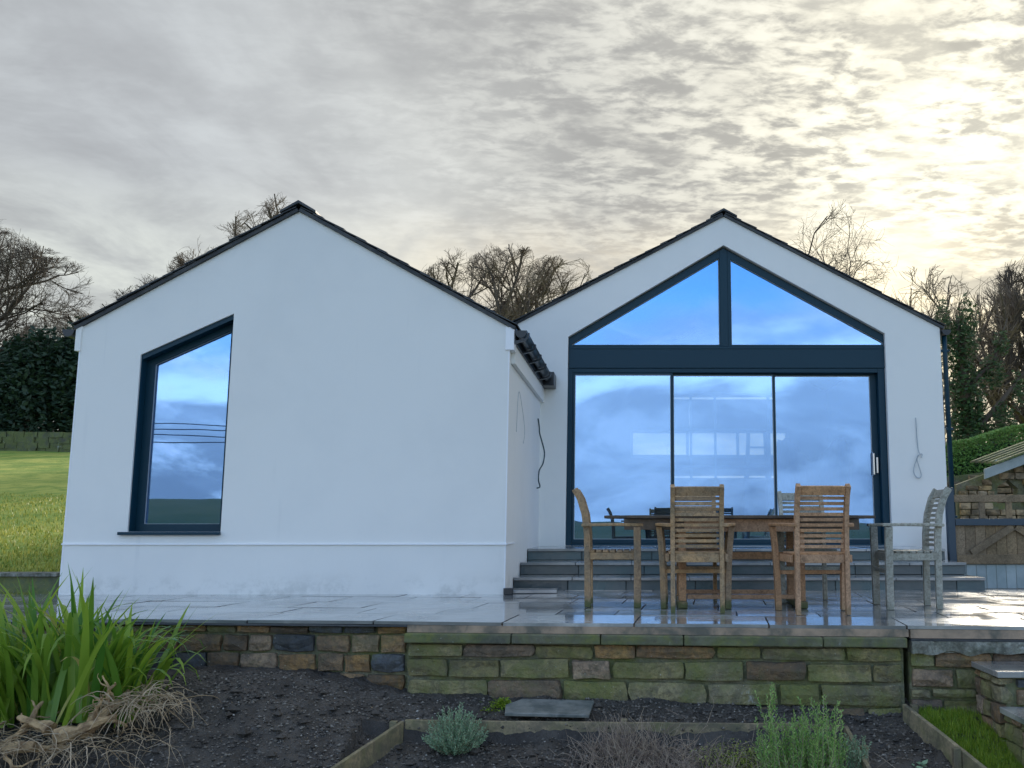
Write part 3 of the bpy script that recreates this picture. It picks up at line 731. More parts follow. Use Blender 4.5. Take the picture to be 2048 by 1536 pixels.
# rainwater goods
def gutter(xc, zc_, y0, y1, name='gutter'):
    gt = empty(name, (0, 0, 0)); gt.parent = house; b = MB(); n = 9
    for y in (H(y0), H(y1)):
        for k in range(n): a = math.pi * k / (n - 1); b.v.append((xc + .060 * math.cos(a), y, zc_ - .075 * math.sin(a)))
    for k in range(n - 1): b.f.append((k, k + 1, n + k + 1, n + k))
    b.f.append(tuple(range(n))); b.f.append(tuple(range(2 * n - 1, n - 1, -1)))
    o = b.build('channel', M['black'], gt); s_ = o.modifiers.new('t', 'SOLIDIFY'); s_.thickness = .004
    return gt
gt = gutter(lx1 + .115, 2.565, YL - .02, YR - .02)
y = YL + .02
while y < YR - .1:
    b = MB().sweep([(lx1 + .03, H(y), 2.46), (lx1 + .07, H(y), 2.455), (lx1 + .165, H(y), 2.48), (lx1 + .185, H(y), 2.50), (lx1 + .188, H(y), 2.545)], .05, .022, (0, 1, 0)).build('bracket', M['black'], gt)
    y += .62
MB().box(lx1 + .046, lx1 + .06, H(YL + .02), H(YR), 2.445, 2.60).build('fascia_board', M['black'], gt)
MB().box(lx1 + .03, lx1 + .20, H(YR - .36), H(YR - .005), 2.44, 2.62).build('outlet', M['black'], gt, .01)
g2_ = gutter(lx0 - .115, 2.575, YL - .03, 20)
MB().box(lx0 - .05, lx0 - .035, H(YL + .162), H(20), 2.45, 2.60).build('fascia_board', M['black'], g2_)
g3_ = gutter(rx1 + .075, 3.235, YR - .05, 21)
MB().box(rx1 + .003, rx1 + .013, H(YR + .0), H(21), 3.10, 3.26).build('fascia_board', M['black'], g3_)
dp = empty('downpipe', (0, 0, 0)); dp.parent = house
MB().tube([(rx1 + .075, H(YR + .06), 3.19), (rx1 + .075, H(YR + .06), 2.9), (rx1 + .085, H(YR + .06), .05)], .034, 12).build('pipe', M['frame'], dp, smooth=True)
for z in (.75, 1.9, 2.95):
    MB().box(rx1 + .001, rx1 + .13, H(YR + .03), H(YR + .10), z, z + .035).build('clip', M['frame'], dp, .004)
# ragged unrendered edge of the side wall beside the pipe
r = random.Random(4); b = MB()
for k in range(34):
    z = .5 + k * .08; 
    if r.random() < .6: b.box(rx1 + .0005, rx1 + r.uniform(.008, .022), H(YR) + .005, H(YR) + .06, z, z + r.uniform(.03, .07))
b.build('mortar_snots', M['shed_stone'], house)

# cables
b = MB(); pts = [(3.70, YR - .012, 2.06), (3.70, YR - .02, 1.99), (3.705, YR - .015, 1.80), (3.715, YR - .02, 1.63), (3.73, YR - .03, 1.58), (3.70, YR - .04, 1.56), (3.68, YR - .03, 1.50),
       (3.65, YR - .03, 1.42), (3.64, YR - .03, 1.34), (3.67, YR - .03, 1.28), (3.72, YR - .03, 1.27), (3.735, YR - .03, 1.32), (3.71, YR - .03, 1.42), (3.69, YR - .03, 1.52), (3.73, YR - .03, 1.575), (3.76, YR - .03, 1.575), (3.745, YR - .03, 1.53)]
def smooth_path(p, n=5):
    p = [Vector(q) for q in p]; out = []
    for i in range(len(p) - 1):
        a, b_, c_, d = p[max(i - 1, 0)], p[i], p[i + 1], p[min(i + 2, len(p) - 1)]
        for k in range(n):
            t_ = k / n; out.append(.5 * ((2 * b_) + (c_ - a) * t_ + (2 * a - 5 * b_ + 4 * c_ - d) * t_ ** 2 + (3 * b_ - a - 3 * c_ + d) * t_ ** 3))
    return out + [p[-1]]
b.tube(smooth_path(pts), .0065, 6)
o = b.build('cable', M['cable'], smooth=True); tag(o, 'pale electric cable knotted in a loop on the wall right of the sliding door', 'cable')
xw = lx1 + .012
pts = [(xw, 12.35, 2.0), (xw + .01, 12.40, 1.90), (xw + .015, 12.42, 1.82), (xw + .04, 12.46, 1.72), (xw + .07, 12.52, 1.58), (xw + .06, 12.46, 1.44), (xw + .02, 12.38, 1.34), (xw + .015, 12.36, 1.22), (xw + .03, 12.40, 1.14), (xw, 12.34, 1.12)]
o = MB().tube(smooth_path(pts), .009, 6).build('cable', M['cable_dark'], smooth=True); tag(o, 'dark flex bowing out of the left wing side wall near the door', 'cable')
pts = [(xw - .005, 10.15, 1.62), (xw + .004, 10.2, 2.04), (xw + .008, 10.45, 1.96), (xw + .008, 10.8, 1.70), (xw, 10.75, 1.55)]
o = MB().tube(smooth_path(pts), .003, 5).build('cable', M['cable'], smooth=True); tag(o, 'thin white wire arched on the side wall under the gutter', 'cable')

# ================================================================== ENTRANCE STEPS
es = empty('entrance_steps', (1.19, 10.14, 0)); tag(es, 'three wide slate steps rising from the patio to the sliding door', 'steps')
def E3(x, y, z): return (x - 1.19, y - 10.14, z)
r = random.Random(31)
for i, (yf, yb, zt) in enumerate(((10.14, 10.70, .13), (10.70, 11.40, .26), (11.40, 12.86, .39))):
    xa, xb = lx1 + .004, 3.575
    zb = zt - .13
    MB().box(xa - 1.19, xb - .02 - 1.19, yf + .025 - 10.14, yb - 10.14 + (.0 if i == 2 else .02), zb - .03 + .0005 * i, zt - .031).build('step_core', M['joint'], es)
    x = xa
    while x < xb - .03:
        L = min(r.uniform(.55, .95), xb - x)
        if xb - x - L < .2: L = xb - x
        MB().box(x + .004 - 1.19, x + L - .004 - 1.19, yf + .008 - 10.14, yf + .024 - 10.14, zb + .003, zt - .032).build('riser_stone', M['step'], es, .003); x += L
    x = xa
    while x < xb - .03:
        L = min(r.choice((.6, .9)), xb - x)
        if xb - x - L < .2: L = xb - x
        MB().box(x + .003 - 1.19, x + L - .003 - 1.19, yf - .02 - 10.14, min(yb, 12.79) - .004 - 10.14, zt - .030, zt + r.uniform(-.001, .001)).build('tread_slab', M['pave'], es, .004); x += L

# loose slab and block at the foot of the left wing corner
o = MB().box(-.27, .27, -.15, .15, .0, .032).build('loose_slab', M['pave'], bevel=.004); o.location = (-1.03, 9.72, .009); o.rotation_euler = (0, 0, .05)
tag(o, 'loose wet paving slab lying on the patio at the corner of the left wing', 'slab')
o = MB().box(-.045, .045, -.045, .045, 0, .06).build('black_block', M['black'], bevel=.006); o.location = (-1.20, 9.42, .009); o.rotation_euler = (0, 0, .2)
tag(o, 'small black block on the patio by the wall corner and loose slab', 'block')

# ================================================================== GARDEN FURNITURE
def build_chair(woodkey, label, loc, rz):
    W_ = M[woodkey]; c = empty('garden_chair', loc, rz)
    tag(c, label, 'chair', 'teak garden chairs round the table')
    up = [(0, -.185, 0), (0, -.190, .40), (0, -.195, .58), (0, -.215, .74), (0, -.255, .87), (0, -.300, .945)]
    for s_ in (-1, 1):
        MB().sweep([(s_ * .185, y, z) for _, y, z in up], .034, .052).build('leg', W_, c, .004)
        MB().sweep([(s_ * .255, .215, 0), (s_ * .262, .215, .3), (s_ * .275, .214, .5), (s_ * .290, .212, .640)], .045, .058).build('leg', W_, c, .005)
        MB().sweep([(s_ * .208, -.235, .652), (s_ * .235, -.12, .655), (s_ * .272, .02, .657), (s_ * .292, .16, .656), (s_ * .288, .262, .654)], .055, .024).build('armrest', W_, c, .006)
        MB().bar((s_ * .222, -.165, .405), (s_ * .232, .188, .405), .024, .055).build('side_rail', W_, c, .003)
    MB().bar((-.167, -.19, .405), (.167, -.19, .405), .024, .060).build('back_rail', W_, c, .003)
    MB().bar((-.236, .205, .405), (.236, .205, .405), .024, .060).build('front_rail', W_, c, .003)
    MB().bar((-.245, .215, .29), (.245, .215, .29), .022, .030).build('stretcher', W_, c, .003)
    for k in range(7):
        y = -.155 + k * .056; MB().box(-.215, .215, y - .022, y + .022, .434, .450).build('seat_slat', W_, c, .003)
    def yback(z):
        for (a, b_) in zip(up, up[1:]):
            if a[2] <= z <= b_[2]: t_ = (z - a[2]) / (b_[2] - a[2]); return a[1] + (b_[1] - a[1]) * t_
        return up[-1][1]
    MB().sweep([(x, yback(.91) - .012 * (1 - (x / .17) ** 2), .905) for x in (-.167, -.08, 0, .08, .167)], .070, .020, (0, -.35, .94)).build('top_rail', W_, c, .003)
    for k in range(10):
        z = .850 - k * .0395
        MB().sweep([(x, yback(z) - .014 * (1 - (x / .17) ** 2), z) for x in (-.167, -.08, 0, .08, .167)], .024, .012, (0, 0, 1)).build('back_slat', W_, c, .002)
    return c
TX, TY = .86, 8.27
build_chair('teak', 'greenish brown slatted chair seen from behind on the near side, left of the table middle', (.475, 7.66, .007), R(-1.5))
build_chair('teak_warm', 'warm orange teak chair seen from behind on the near side of the table', (1.375, 7.52, .007), R(2.5))
build_chair('teak', 'weathered chair seen side on at the left end of the table with mossy feet', (-.195, 8.22, .007), R(-90))
build_chair('teak_grey', 'silver grey chair seen side on at the right end of the table', (2.215, 8.03, .007), R(88))
build_chair('teak_grey', 'chair on the far side of the table hidden behind the orange teak chair', (1.50, 8.62, .007), R(181))
build_chair('teak', 'chair on the far side of the table hidden behind the greenish brown chair', (.52, 8.66, .007), R(178))
# table: extending top of boards on two trestle legs
tb = empty('dining_table', (TX, TY, .007), R(-1.0)); tag(tb, 'extending teak dining table with dark wet top and trestle legs on the patio', 'table')
def half_w(x):      # rounded ends
    e = max(0, abs(x) - .84) / .27
    return .46 * math.sqrt(max(.05, 1 - .75 * e * e))
yy = -.46
for k in range(11):
    y0_ = -.455 + k * .0828
    ym = max(abs(y0_), abs(y0_ + .0828)); e = math.sqrt(max(0, (1 - min(1, (ym / .47)) ** 2) / .75)) if ym > .23 else 1.0
    xe = .84 + .27 * min(1, e)
    for (xa, xb) in ((-xe, -.40), (-.397, .397), (.40, xe)):
        MB().box(xa, xb, y0_ + .002, y0_ + .0808, .706, .730).build('tabletop_board', M['teak_dark'], tb, .003)
for s_ in (-1, 1):
    MB().box(-.94, .94, s_ * .36 - .014, s_ * .36 + .014, .615, .704).build('apron', M['teak_dark'], tb, .003)
    MB().box(s_ * .93 - .014, s_ * .93 + .014, -.345, .345, .640, .704).build('apron', M['teak_dark'], tb, .003)
    for t_ in (-1, 1):
        MB().bar((s_ * .475, t_ * .30, .05), (s_ * .475, t_ * .30, .704), .062, .062).build('leg', M['teak_warm'], tb, .006)
    MB().bar((s_ * .475, -.40, .028), (s_ * .475, .40, .028), .075, .055).build('foot', M['teak'], tb, .008)
    MB().bar((s_ * .475, -.268, .40), (s_ * .475, .268, .40), .04, .06).build('cross_bar', M['teak_warm'], tb, .004)
MB().bar((-.443, 0, .40), (.443, 0, .40), .035, .06).build('stretcher', M['teak_warm'], tb, .004)
MB().bar((-.437, -.30, .085), (.437, -.30, .085), .03, .035).build('stretcher', M['teak_warm'], tb, .004)
MB().bar((-.437, .30, .085), (.437, .30, .085), .03, .035).build('stretcher', M['teak_warm'], tb, .004)
MB().box(-.46, .46, -.385, -.375, .600, .702).build('drawer_rail', M['teak_warm'], tb, .003)

# ================================================================== GARDEN EDGING BOARDS
def board(p0, p1, h, t_, label, posts=()):
    e = empty('edging_board', p0); tag(e, label, 'edging board', 'timber edging boards round the beds')
    p0 = Vector(p0); d = Vector(p1) - p0; n = 14; b = MB(); hor = Vector((d.x, d.y, 0)).normalized(); a = Vector((-hor.y, hor.x, 0)); k0 = 0
    for i in range(n + 1):
        q = d * (i / n); wz = .006 * noise3(q.x * 3 + p0.x, q.y * 3, 1)
        for (sa, z) in ((-1, -h), (1, -h), (1, 0), (-1, 0)): b.v.append(tuple(q + a * (sa * t_ / 2 + wz) + Vector((0, 0, z + wz))))
    for i in range(n):
        for k in range(4): b.f.append((4 * i + k, 4 * i + (k + 1) % 4, 4 * i + 4 + (k + 1) % 4, 4 * i + 4 + k))
    b.f += [(3, 2, 1, 0), tuple(4 * n + k for k in range(4))]
    b.build('board', M['timber'], e, .003)
    for (f, s_) in posts:
        q = d * f + a * s_ * (t_ / 2 + .024); MB().box(q.x - .022, q.x + .022, q.y - .022, q.y + .022, q.z - .20, q.z + .012).build('post', M['timber'], e, .004)
    return e
board((-1.44, 6.36, -.548), (1.30, 6.36, -.575), .14, .026, 'long back edging board of the herb bed running below the mossy wall', [(.5, 1)])
board((-1.455, 6.335, -.552), (-1.70, 5.66, -.685), .13, .026, 'left side edging board slanting down from the bed corner', [(.05, -1)])
board((1.315, 6.33, -.575), (1.325, 5.3, -.80), .13, .026, 'right side edging board of the herb bed beside the rosemary', [(.3, 1)])
board((-1.68, 5.64, -.688), (1.30, 5.50, -.74), .11, .026, 'front edging board of the herb bed at the bottom edge of the view')
board((1.735, 6.52, -.478), (1.975, 5.40, -.705), .155, .028, 'edging board between the bare soil and the grass strip by the garden steps', [(.05, 1), (.6, -1)])

# slate slab lying in the bed
b = MB(); rr_ = [(-.29, -.13), (.24, -.15), (.27, .12), (-.20, .14), (-.30, .02)]
n = len(rr_); b.v = [(x, y, 0) for x, y in rr_] + [(x, y, .022) for x, y in rr_]; b.f = [tuple(range(n))[::-1], tuple(range(n, 2 * n))] + [(i, (i + 1) % n, n + (i + 1) % n, n + i) for i in range(n)]
M['slab'] = mat('mottled_slab', (.10, .12, .12), .4, .006, 20, (.22, .235, .225), 9)
o = b.build('stone_slab', M['slab'], bevel=.004); o.location = (-.535, 6.52, -.515); o.rotation_euler = (R(9), R(1), R(2))
tag(o, 'mottled grey slate slab lying on the soil against the back edging board', 'slab')

# ================================================================== PLANTS
def blade_mesh(L, wd, bend, seed, twist=.3, droop=0.0, m=None, name='leaf'):
    r = random.Random(seed); n = 9; b = MB(); p = Vector((0, 0, 0)); a = 0.0; ph = r.uniform(-twist, twist)
    for i in range(n + 1):
        t_ = i / n; w_ = wd * (math.sin(math.pi * min(1, .22 + .78 * t_) ** .9) ** .8 if t_ < 1 else 0) * .5 + .0006
        side = Vector((math.cos(ph * t_ * 2), math.sin(ph * t_ * 2), 0))
        b.v += [tuple(p - side * w_), tuple(p + Vector((0, .25 * w_, -.1 * w_))), tuple(p + side * w_)]
        if i: k = 3 * i; b.f += [(k - 3, k - 2, k + 1, k), (k - 2, k - 1, k + 2, k + 1)]
        a = bend * t_ ** 1.6 + droop * max(0, t_ - .55) * 4
        p = p + Vector((0, math.sin(a), math.cos(a))) * (L / n)
    return b.mesh(name, m, True)
cl = empty('strap_leaf_plant', (-3.42, 6.22, -.52)); tag(cl, 'large clump of arching green strap leaves in front of the white wall', 'plant')
r = random.Random(77)
bm_up = [blade_mesh(1, r.uniform(.036, .058), r.uniform(.05, .8), i, m=M['strap']) for i in range(9)]
bm_arc = [blade_mesh(1, r.uniform(.034, .052), r.uniform(1.2, 2.3), 50 + i, m=M['strap'], droop=r.uniform(0, .5)) for i in range(7)]
bm_yel = [blade_mesh(1, .034, r.uniform(.3, 1.8), 90 + i, m=M['strap_yellow'], droop=.3) for i in range(5)]
for i in range(285):
    q = r.random()
    if q < .46: me = r.choice(bm_up); L = r.uniform(.52, .98)
    elif q < .91: me = r.choice(bm_arc); L = r.uniform(.6, .95)
    else: me = r.choice(bm_yel); L = r.uniform(.35, .8)
    cx = r.choice((-.50, -.32, -.12, .08, .26)) + r.gauss(0, .08); cy = r.gauss(0, .15)
    az = math.atan2(-(cx) + r.gauss(0, .35), cy + r.gauss(0, .35)) if r.random() < .75 else r.uniform(-3.14, 3.14)
    lean = r.uniform(.0, .38) + abs(cx) * .25
    if cx > .2: L *= .85
    o = link('leaf', me, cl, (cx, cy, r.uniform(-.02, .05)), (0, 0, 0), (1 / 1, 1, 1))
    o.rotation_mode = 'XYZ'; mt = Matrix.Rotation(az, 3, 'Z') @ Matrix.Rotation(-lean, 3, 'X')
    o.rotation_euler = mt.to_euler(); o.scale = (1, L, L)
# dead straw fibres hanging out of the clump
def fibres(name, n, cx, cy, cz, sx, sy, L, rad, m, seed, label, cat, up=.5, dirx=0.0, hang=1.0, parent=None):
    r = random.Random(seed); b = MB()
    for _ in range(n):
        p = Vector((cx + r.gauss(0, sx), cy + r.gauss(0, sy), cz + r.uniform(0, .1))); a = r.uniform(0, 6.283)
        d = Vector((math.cos(a) + dirx, math.sin(a) - .3, up * r.uniform(.2, 1.6))).normalized(); pts = [p]; l_ = L * r.uniform(.5, 1.3) / 7
        for k in range(7):
            d = (d + Vector((r.gauss(0, .22), r.gauss(0, .22), -.26 * hang + r.gauss(0, .12)))).normalized(); p = p + d * l_
            g_ = soil_z(p.x, p.y) + .006
            if p.z < g_: p = Vector((p.x, p.y, g_ + r.uniform(0, .012))); d.z = abs(d.z) * .2
            pts.append(p)
        rr = rad * r.uniform(.5, 1.4); b.tube(pts, [rr * (1 - .75 * k / 7) for k in range(8)], 3, cap=False)
    o = b.build(name, m, parent, fix=False)
    if parent is None: tag(o, label, cat, kind='stuff')
    else: o['kind'] = 'stuff'
    return o
fibres('dead_leaves', 150, -2.93, 6.02, -.42, .12, .10, .26, .0038, M['tan'], 5, 'tangle of pale dead straw fibres beside the strap leaf clump', 'dead leaves', dirx=.35)
fibres('dry_grass', 260, -3.55, 5.75, -.60, .42, .13, .35, .0026, M['tan'], 8, 'matted dry grass stems in front of the torn roots', 'dry grass', up=.35)
# torn rootstock
rt = empty('dead_rootstock', (-3.30, 5.82, -.58)); tag(rt, 'torn pale brown rootstock lying in front of the strap leaf clump', 'roots')
r = random.Random(14)
def root(p, d, L, rad, lev, kink=.35):
    b = MB(); pts = [Vector(p)]; d = Vector(d).normalized(); n = 8; rs = [rad]
    for k in range(n):
        d = (d + Vector((r.gauss(0, kink), r.gauss(0, kink), r.gauss(0, kink * .7)))).normalized(); pts.append(pts[-1] + d * L / n)
        rs.append(rad * (1 - .7 * (k + 1) / n) * r.uniform(.75, 1.3))
    b.tube(pts, rs, 7); o = b.build('root', M['root'], rt, smooth=False)
    if lev:
        for _ in range(2 + (lev > 1)): k = r.randrange(2, n); root(pts[k], d + Vector((r.uniform(-1, 1), r.uniform(-1, .6), r.uniform(-.7, .7))), L * .6, rs[k] * .55, lev - 1)
root((.10, .05, .06), (.9, 0, .75), .34, .050, 2, .25); root((-.05, 0, .08), (-.5, .1, .8), .22, .045, 1, .25); root((0, -.02, .05), (.5, -.2, .15), .34, .045, 2, .25)
root((-.55, -.10, .02), (1, .05, .0), .62, .034, 1, .12); root((-.1, -.05, .0), (-1, -.2, -.05), .65, .030, 2, .22); root((-.3, .0, .0), (.4, -.3, .35), .34, .028, 1)

def needle_plant(name, cx, cy, n_st, hgt, rad, needle, m, mw, seed, label, cat, splay=.45, upright=False, cz=None, tall=()):
    r = random.Random(seed); z0 = soil_z(cx, cy) if cz is None else cz
    e = empty(name, (cx, cy, z0)); tag(e, label, cat); st = MB(); nd = MB()
    for i in range(n_st):
        a = r.uniform(0, 6.283); q = r.random() ** .5
        x0, y0 = rad * .45 * q * math.cos(a), rad * .35 * q * math.sin(a); k_ = 1.0
        if upright:
            x0, y0 = rad * q * math.cos(a), rad * .5 * q * math.sin(a); H_ = hgt * r.uniform(.35, .66)
            for (tx, th, tw) in tall:
                if abs(x0 - tx) < tw: H_ = hgt * th * r.uniform(.82, 1.0)
            d = Vector((x0 * splay + r.gauss(0, .05), y0 * splay + r.gauss(0, .05), 1)).normalized()
        else:
            th_ = q * 1.35; d = Vector((math.sin(th_) * math.cos(a), math.sin(th_) * math.sin(a), math.cos(th_) + .15)).normalized()
            H_ = hgt * (.95 - .40 * q) * r.uniform(.75, 1.1)
        p = Vector((x0, y0, 0)); pts = [p]; ns = 7
        for k in range(ns):
            d = (d + Vector((r.gauss(0, .07), r.gauss(0, .07), .05))).normalized(); p = p + d * H_ / ns; pts.append(p)
        st.tube(pts, [.0026 * (1 - .6 * k / ns) for k in range(ns + 1)], 3, cap=False)
        cnt = int(H_ / .0062) if upright else int(H_ / .0050)
        for c_ in range(cnt):
            t_ = .12 + .88 * c_ / cnt; f = t_ * ns; k = min(int(f), ns - 1); p_ = pts[k].lerp(pts[k + 1], f - k)
            ax = (pts[k + 1] - pts[k]).normalized(); a2 = r.uniform(0, 6.283)
            o1 = ax.orthogonal().normalized(); o2 = ax.cross(o1); out = (o1 * math.cos(a2) + o2 * math.sin(a2))
            dd = (out * .8 + ax * r.uniform(.5, 1.1)).normalized(); ln = needle * r.uniform(.6, 1.15) * (1 - .35 * t_ ** 4)
            sd_ = dd.cross(Vector((r.gauss(0, 1), r.gauss(0, 1), r.gauss(0, 1)))).normalized() * .0030
            n_ = len(nd.v); nd.v += [tuple(p_ - sd_ * .6), tuple(p_ + sd_ * .6), tuple(p_ + dd * ln * .6 + sd_), tuple(p_ + dd * ln), tuple(p_ + dd * ln * .6 - sd_)]
            nd.f.append((n_, n_ + 1, n_ + 2, n_ + 3, n_ + 4))
    st.build('stems', mw, e, fix=False); nd.build('foliage', m, e, fix=False); return e
needle_plant('santolina_bush', -1.10, 6.22, 260, .31, .12, .018, M['sage'], M['twig'], 3, 'small rounded grey green cotton lavender bush in the herb bed', 'bush')
needle_plant('rosemary_bush', .97, 5.86, 120, .60, .24, .028, M['rosemary'], M['twig'], 4, 'tall rosemary bush with upright green spikes in front of the mossy wall', 'bush', upright=True, tall=((-.15, 1.0, .022), (.11, .86, .026), (-.02, .66, .02)))
needle_plant('small_rosemary', 1.27, 5.92, 42, .40, .09, .020, M['sage'], M['twig'], 6, 'thin grey green sprigs at the right edge of the rosemary', 'bush', upright=True)
# low leafy cover
def leaflets(name, n, fx, m, seed, label, cat, size, height, kind='stuff'):
    r = random.Random(seed); b = MB()
    for _ in range(n):
        x, y = fx(r); z = soil_z(x, y) + r.random() ** 1.5 * height; s_ = size * r.uniform(.5, 1.3)
        a = Vector((r.gauss(0, 1), r.gauss(0, 1), r.gauss(0, .5))).normalized(); c_ = a.cross(Vector((r.gauss(0, .4), r.gauss(0, .4), 1))).normalized(); k = len(b.v); p = Vector((x, y, z))
        b.v += [tuple(p), tuple(p + a * s_ + c_ * s_ * .45), tuple(p + a * s_ * 1.8), tuple(p + a * s_ - c_ * s_ * .45)]; b.f.append((k, k + 1, k + 2, k + 3))
    o = b.build(name, m, fix=False); tag(o, label, cat, kind=kind); return o
leaflets('ground_cover', 3200, lambda r: (-1.34 + r.gauss(0, .10), 5.76 + r.gauss(0, .055)), M['thyme'], 5, 'low mat of yellow green leaves in the front left corner of the bed', 'ground cover', .008, .075)
leaflets('ground_cover', 2600, lambda r: (.62 + r.gauss(0, .12), 6.02 + r.gauss(0, .07)), M['thyme'], 6, 'low yellow green herb spreading at the foot of the rosemary', 'ground cover', .008, .09)
leaflets('weeds', 500, lambda r: (-.86 + r.gauss(0, .05), 6.58 + r.gauss(0, .03)), M['lawn'], 7, 'tuft of fresh green weeds beside the slate slab', 'weeds', .014, .05)
leaflets('weeds', 9, lambda r: (1.66 + r.gauss(0, .02), 5.92 + r.gauss(0, .015)), M['sage'], 8, 'single broad leaved weed by the right edging board', 'weeds', .035, .03)
leaflets('leaf_litter', 260, lambda r: (.35 + r.gauss(0, .35), 5.9 + r.gauss(0, .18)), M['straw'], 9, 'scattered dead leaves among the dry twigs', 'leaf litter', .012, .03)
leaflets('leaf_litter', 420, lambda r: (r.uniform(-2.9, 1.8), r.uniform(5.4, 6.6)), M['tan'], 19, 'small brown dead leaves and bits scattered over all the beds', 'leaf litter', .007, .012)
def twigs(name, n, cx, cy, sx, sy, L, seed, label, cat, up):
    r = random.Random(seed); b = MB()
    for _ in range(n):
        x, y = cx + r.gauss(0, sx), cy + r.gauss(0, sy); p = Vector((x, y, soil_z(x, y) + r.uniform(0, .02))); a = r.uniform(0, 6.283)
        d = Vector((math.cos(a) * .8, math.sin(a) * .8, up * r.uniform(.1, 2.0))).normalized(); l_ = L * r.uniform(.4, 1.2) / 6; pts = [p]
        for k in range(6):
            d = (d + Vector((r.gauss(0, .25), r.gauss(0, .25), r.gauss(-.02, .2)))).normalized(); p = p + d * l_
            g_ = soil_z(p.x, p.y) + .004
            if p.z < g_: p.z = g_ + r.uniform(0, .03); d.z = abs(d.z)
            pts.append(p.copy())
        rr = r.uniform(.0014, .0034); b.tube(pts, [rr * (1 - .6 * k / 6) for k in range(7)], 3, cap=False)
    o = b.build(name, M['twig'], fix=False); tag(o, label, cat, kind='stuff')
twigs('dry_twigs', 800, .22, 5.90, .26, .16, .20, 3, 'tangled dry brown twigs of a cut back herb in the bed', 'twigs', .55)
twigs('dry_twigs', 330, -.06, 6.12, .13, .07, .24, 4, 'upright purplish dry stems near the back edging board', 'twigs', 1.6)
twigs('dry_twigs', 260, .45, 5.72, .35, .08, .3, 5, 'long bent straw coloured stems along the front of the bed', 'twigs', .25)

def grass_blades(name, n, fx, fz, m, h, wd, seed, label, cat):
    r = random.Random(seed); b = MB()
    for _ in range(n):
        x, y = fx(r); z = fz(x, y) - .005; H_ = h * r.uniform(.4, 1.3); a = r.uniform(0, 6.283); lean = r.uniform(0, .7) * H_
        cx, cy = math.cos(a), math.sin(a); k = len(b.v); w_ = wd * r.uniform(.6, 1.3); sx, sy = -cy * w_, cx * w_
        b.v += [(x - sx, y - sy, z), (x + sx, y + sy, z), (x + cx * lean * .4 + sx * .7, y + cy * lean * .4 + sy * .7, z + H_ * .6), (x + cx * lean * .4 - sx * .7, y + cy * lean * .4 - sy * .7, z + H_ * .6), (x + cx * lean, y + cy * lean, z + H_)]
        b.f += [(k, k + 1, k + 2, k + 3), (k + 3, k + 2, k + 4)]
    o = b.build(name, m, fix=False); tag(o, label, cat, kind='stuff')
def strip(r):
    y = r.uniform(5.3, 6.5); xl = 1.76 + (6.52 - y) * .215; f = r.betavariate(1.1, 1.5); return xl + .02 + f * (.50 - .10 * (y > 6.2)), y
grass_blades('grass', 16000, strip, lambda x, y: soil_z(x, y) + .03, M['lawn'], .040, .0016, 3, 'narrow strip of bright green grass between the edging board and garden steps', 'grass')
def fz_near(r):
    y = 9.4 + 12 * r.random() ** 1.6; return -5.75 - r.random() * (2.6 + (y - 9.4) * .7), y
grass_blades('grass', 42000, fz_near, field_z, M['grass'], .05, .006, 4, 'rough pasture grass blades on the sloping field left of the house', 'grass')

# ================================================================== LEFT BACKGROUND
lw_ = empty('low_wall', (-6.13, 9.64, 0)); tag(lw_, 'low dark wall with a thin grey coping left of the house behind the strap leaves', 'wall')
MB().box(-2.6, .62, -.10, .10, -.2, .170).build('wall_face', M['backwall_stone'], lw_)
for k in range(4): MB().box(-2.6 + k * .80, -2.6 + k * .80 + .79, -.14, .14, .172, .205).build('coping_slab', M['concrete'], lw_, .003)
fw = empty('field_wall', (-30, 42.5, 4.0)); tag(fw, 'mossy dry stone wall running along the top of the field', 'wall')
b = MB(); r = random.Random(3)
for row in range(4):
    x = -26.0
    while x < 24:
        L = r.uniform(.3, .6); zb = field_z(-30 + x, 42.5) - 4.0 - .15 + row * .24
        b.box(x, x + L - .03, -.2 + r.uniform(-.06, .06), .2, zb, zb + .23 + r.uniform(0, .04)); x += L
tag(b.build('wall_stones', M['backwall_stone'], fw, fix=False), kind='stuff')
po = MB().tube([(0, 0, 0), (.25, 0, 1.1)], [.07, .06], 7).build('fence_post', M['timber']); po.location = (-28.3, 41.9, field_z(-28.3, 41.9) - .1)
tag(po, 'single grey fence post leaning in front of the field wall', 'post')

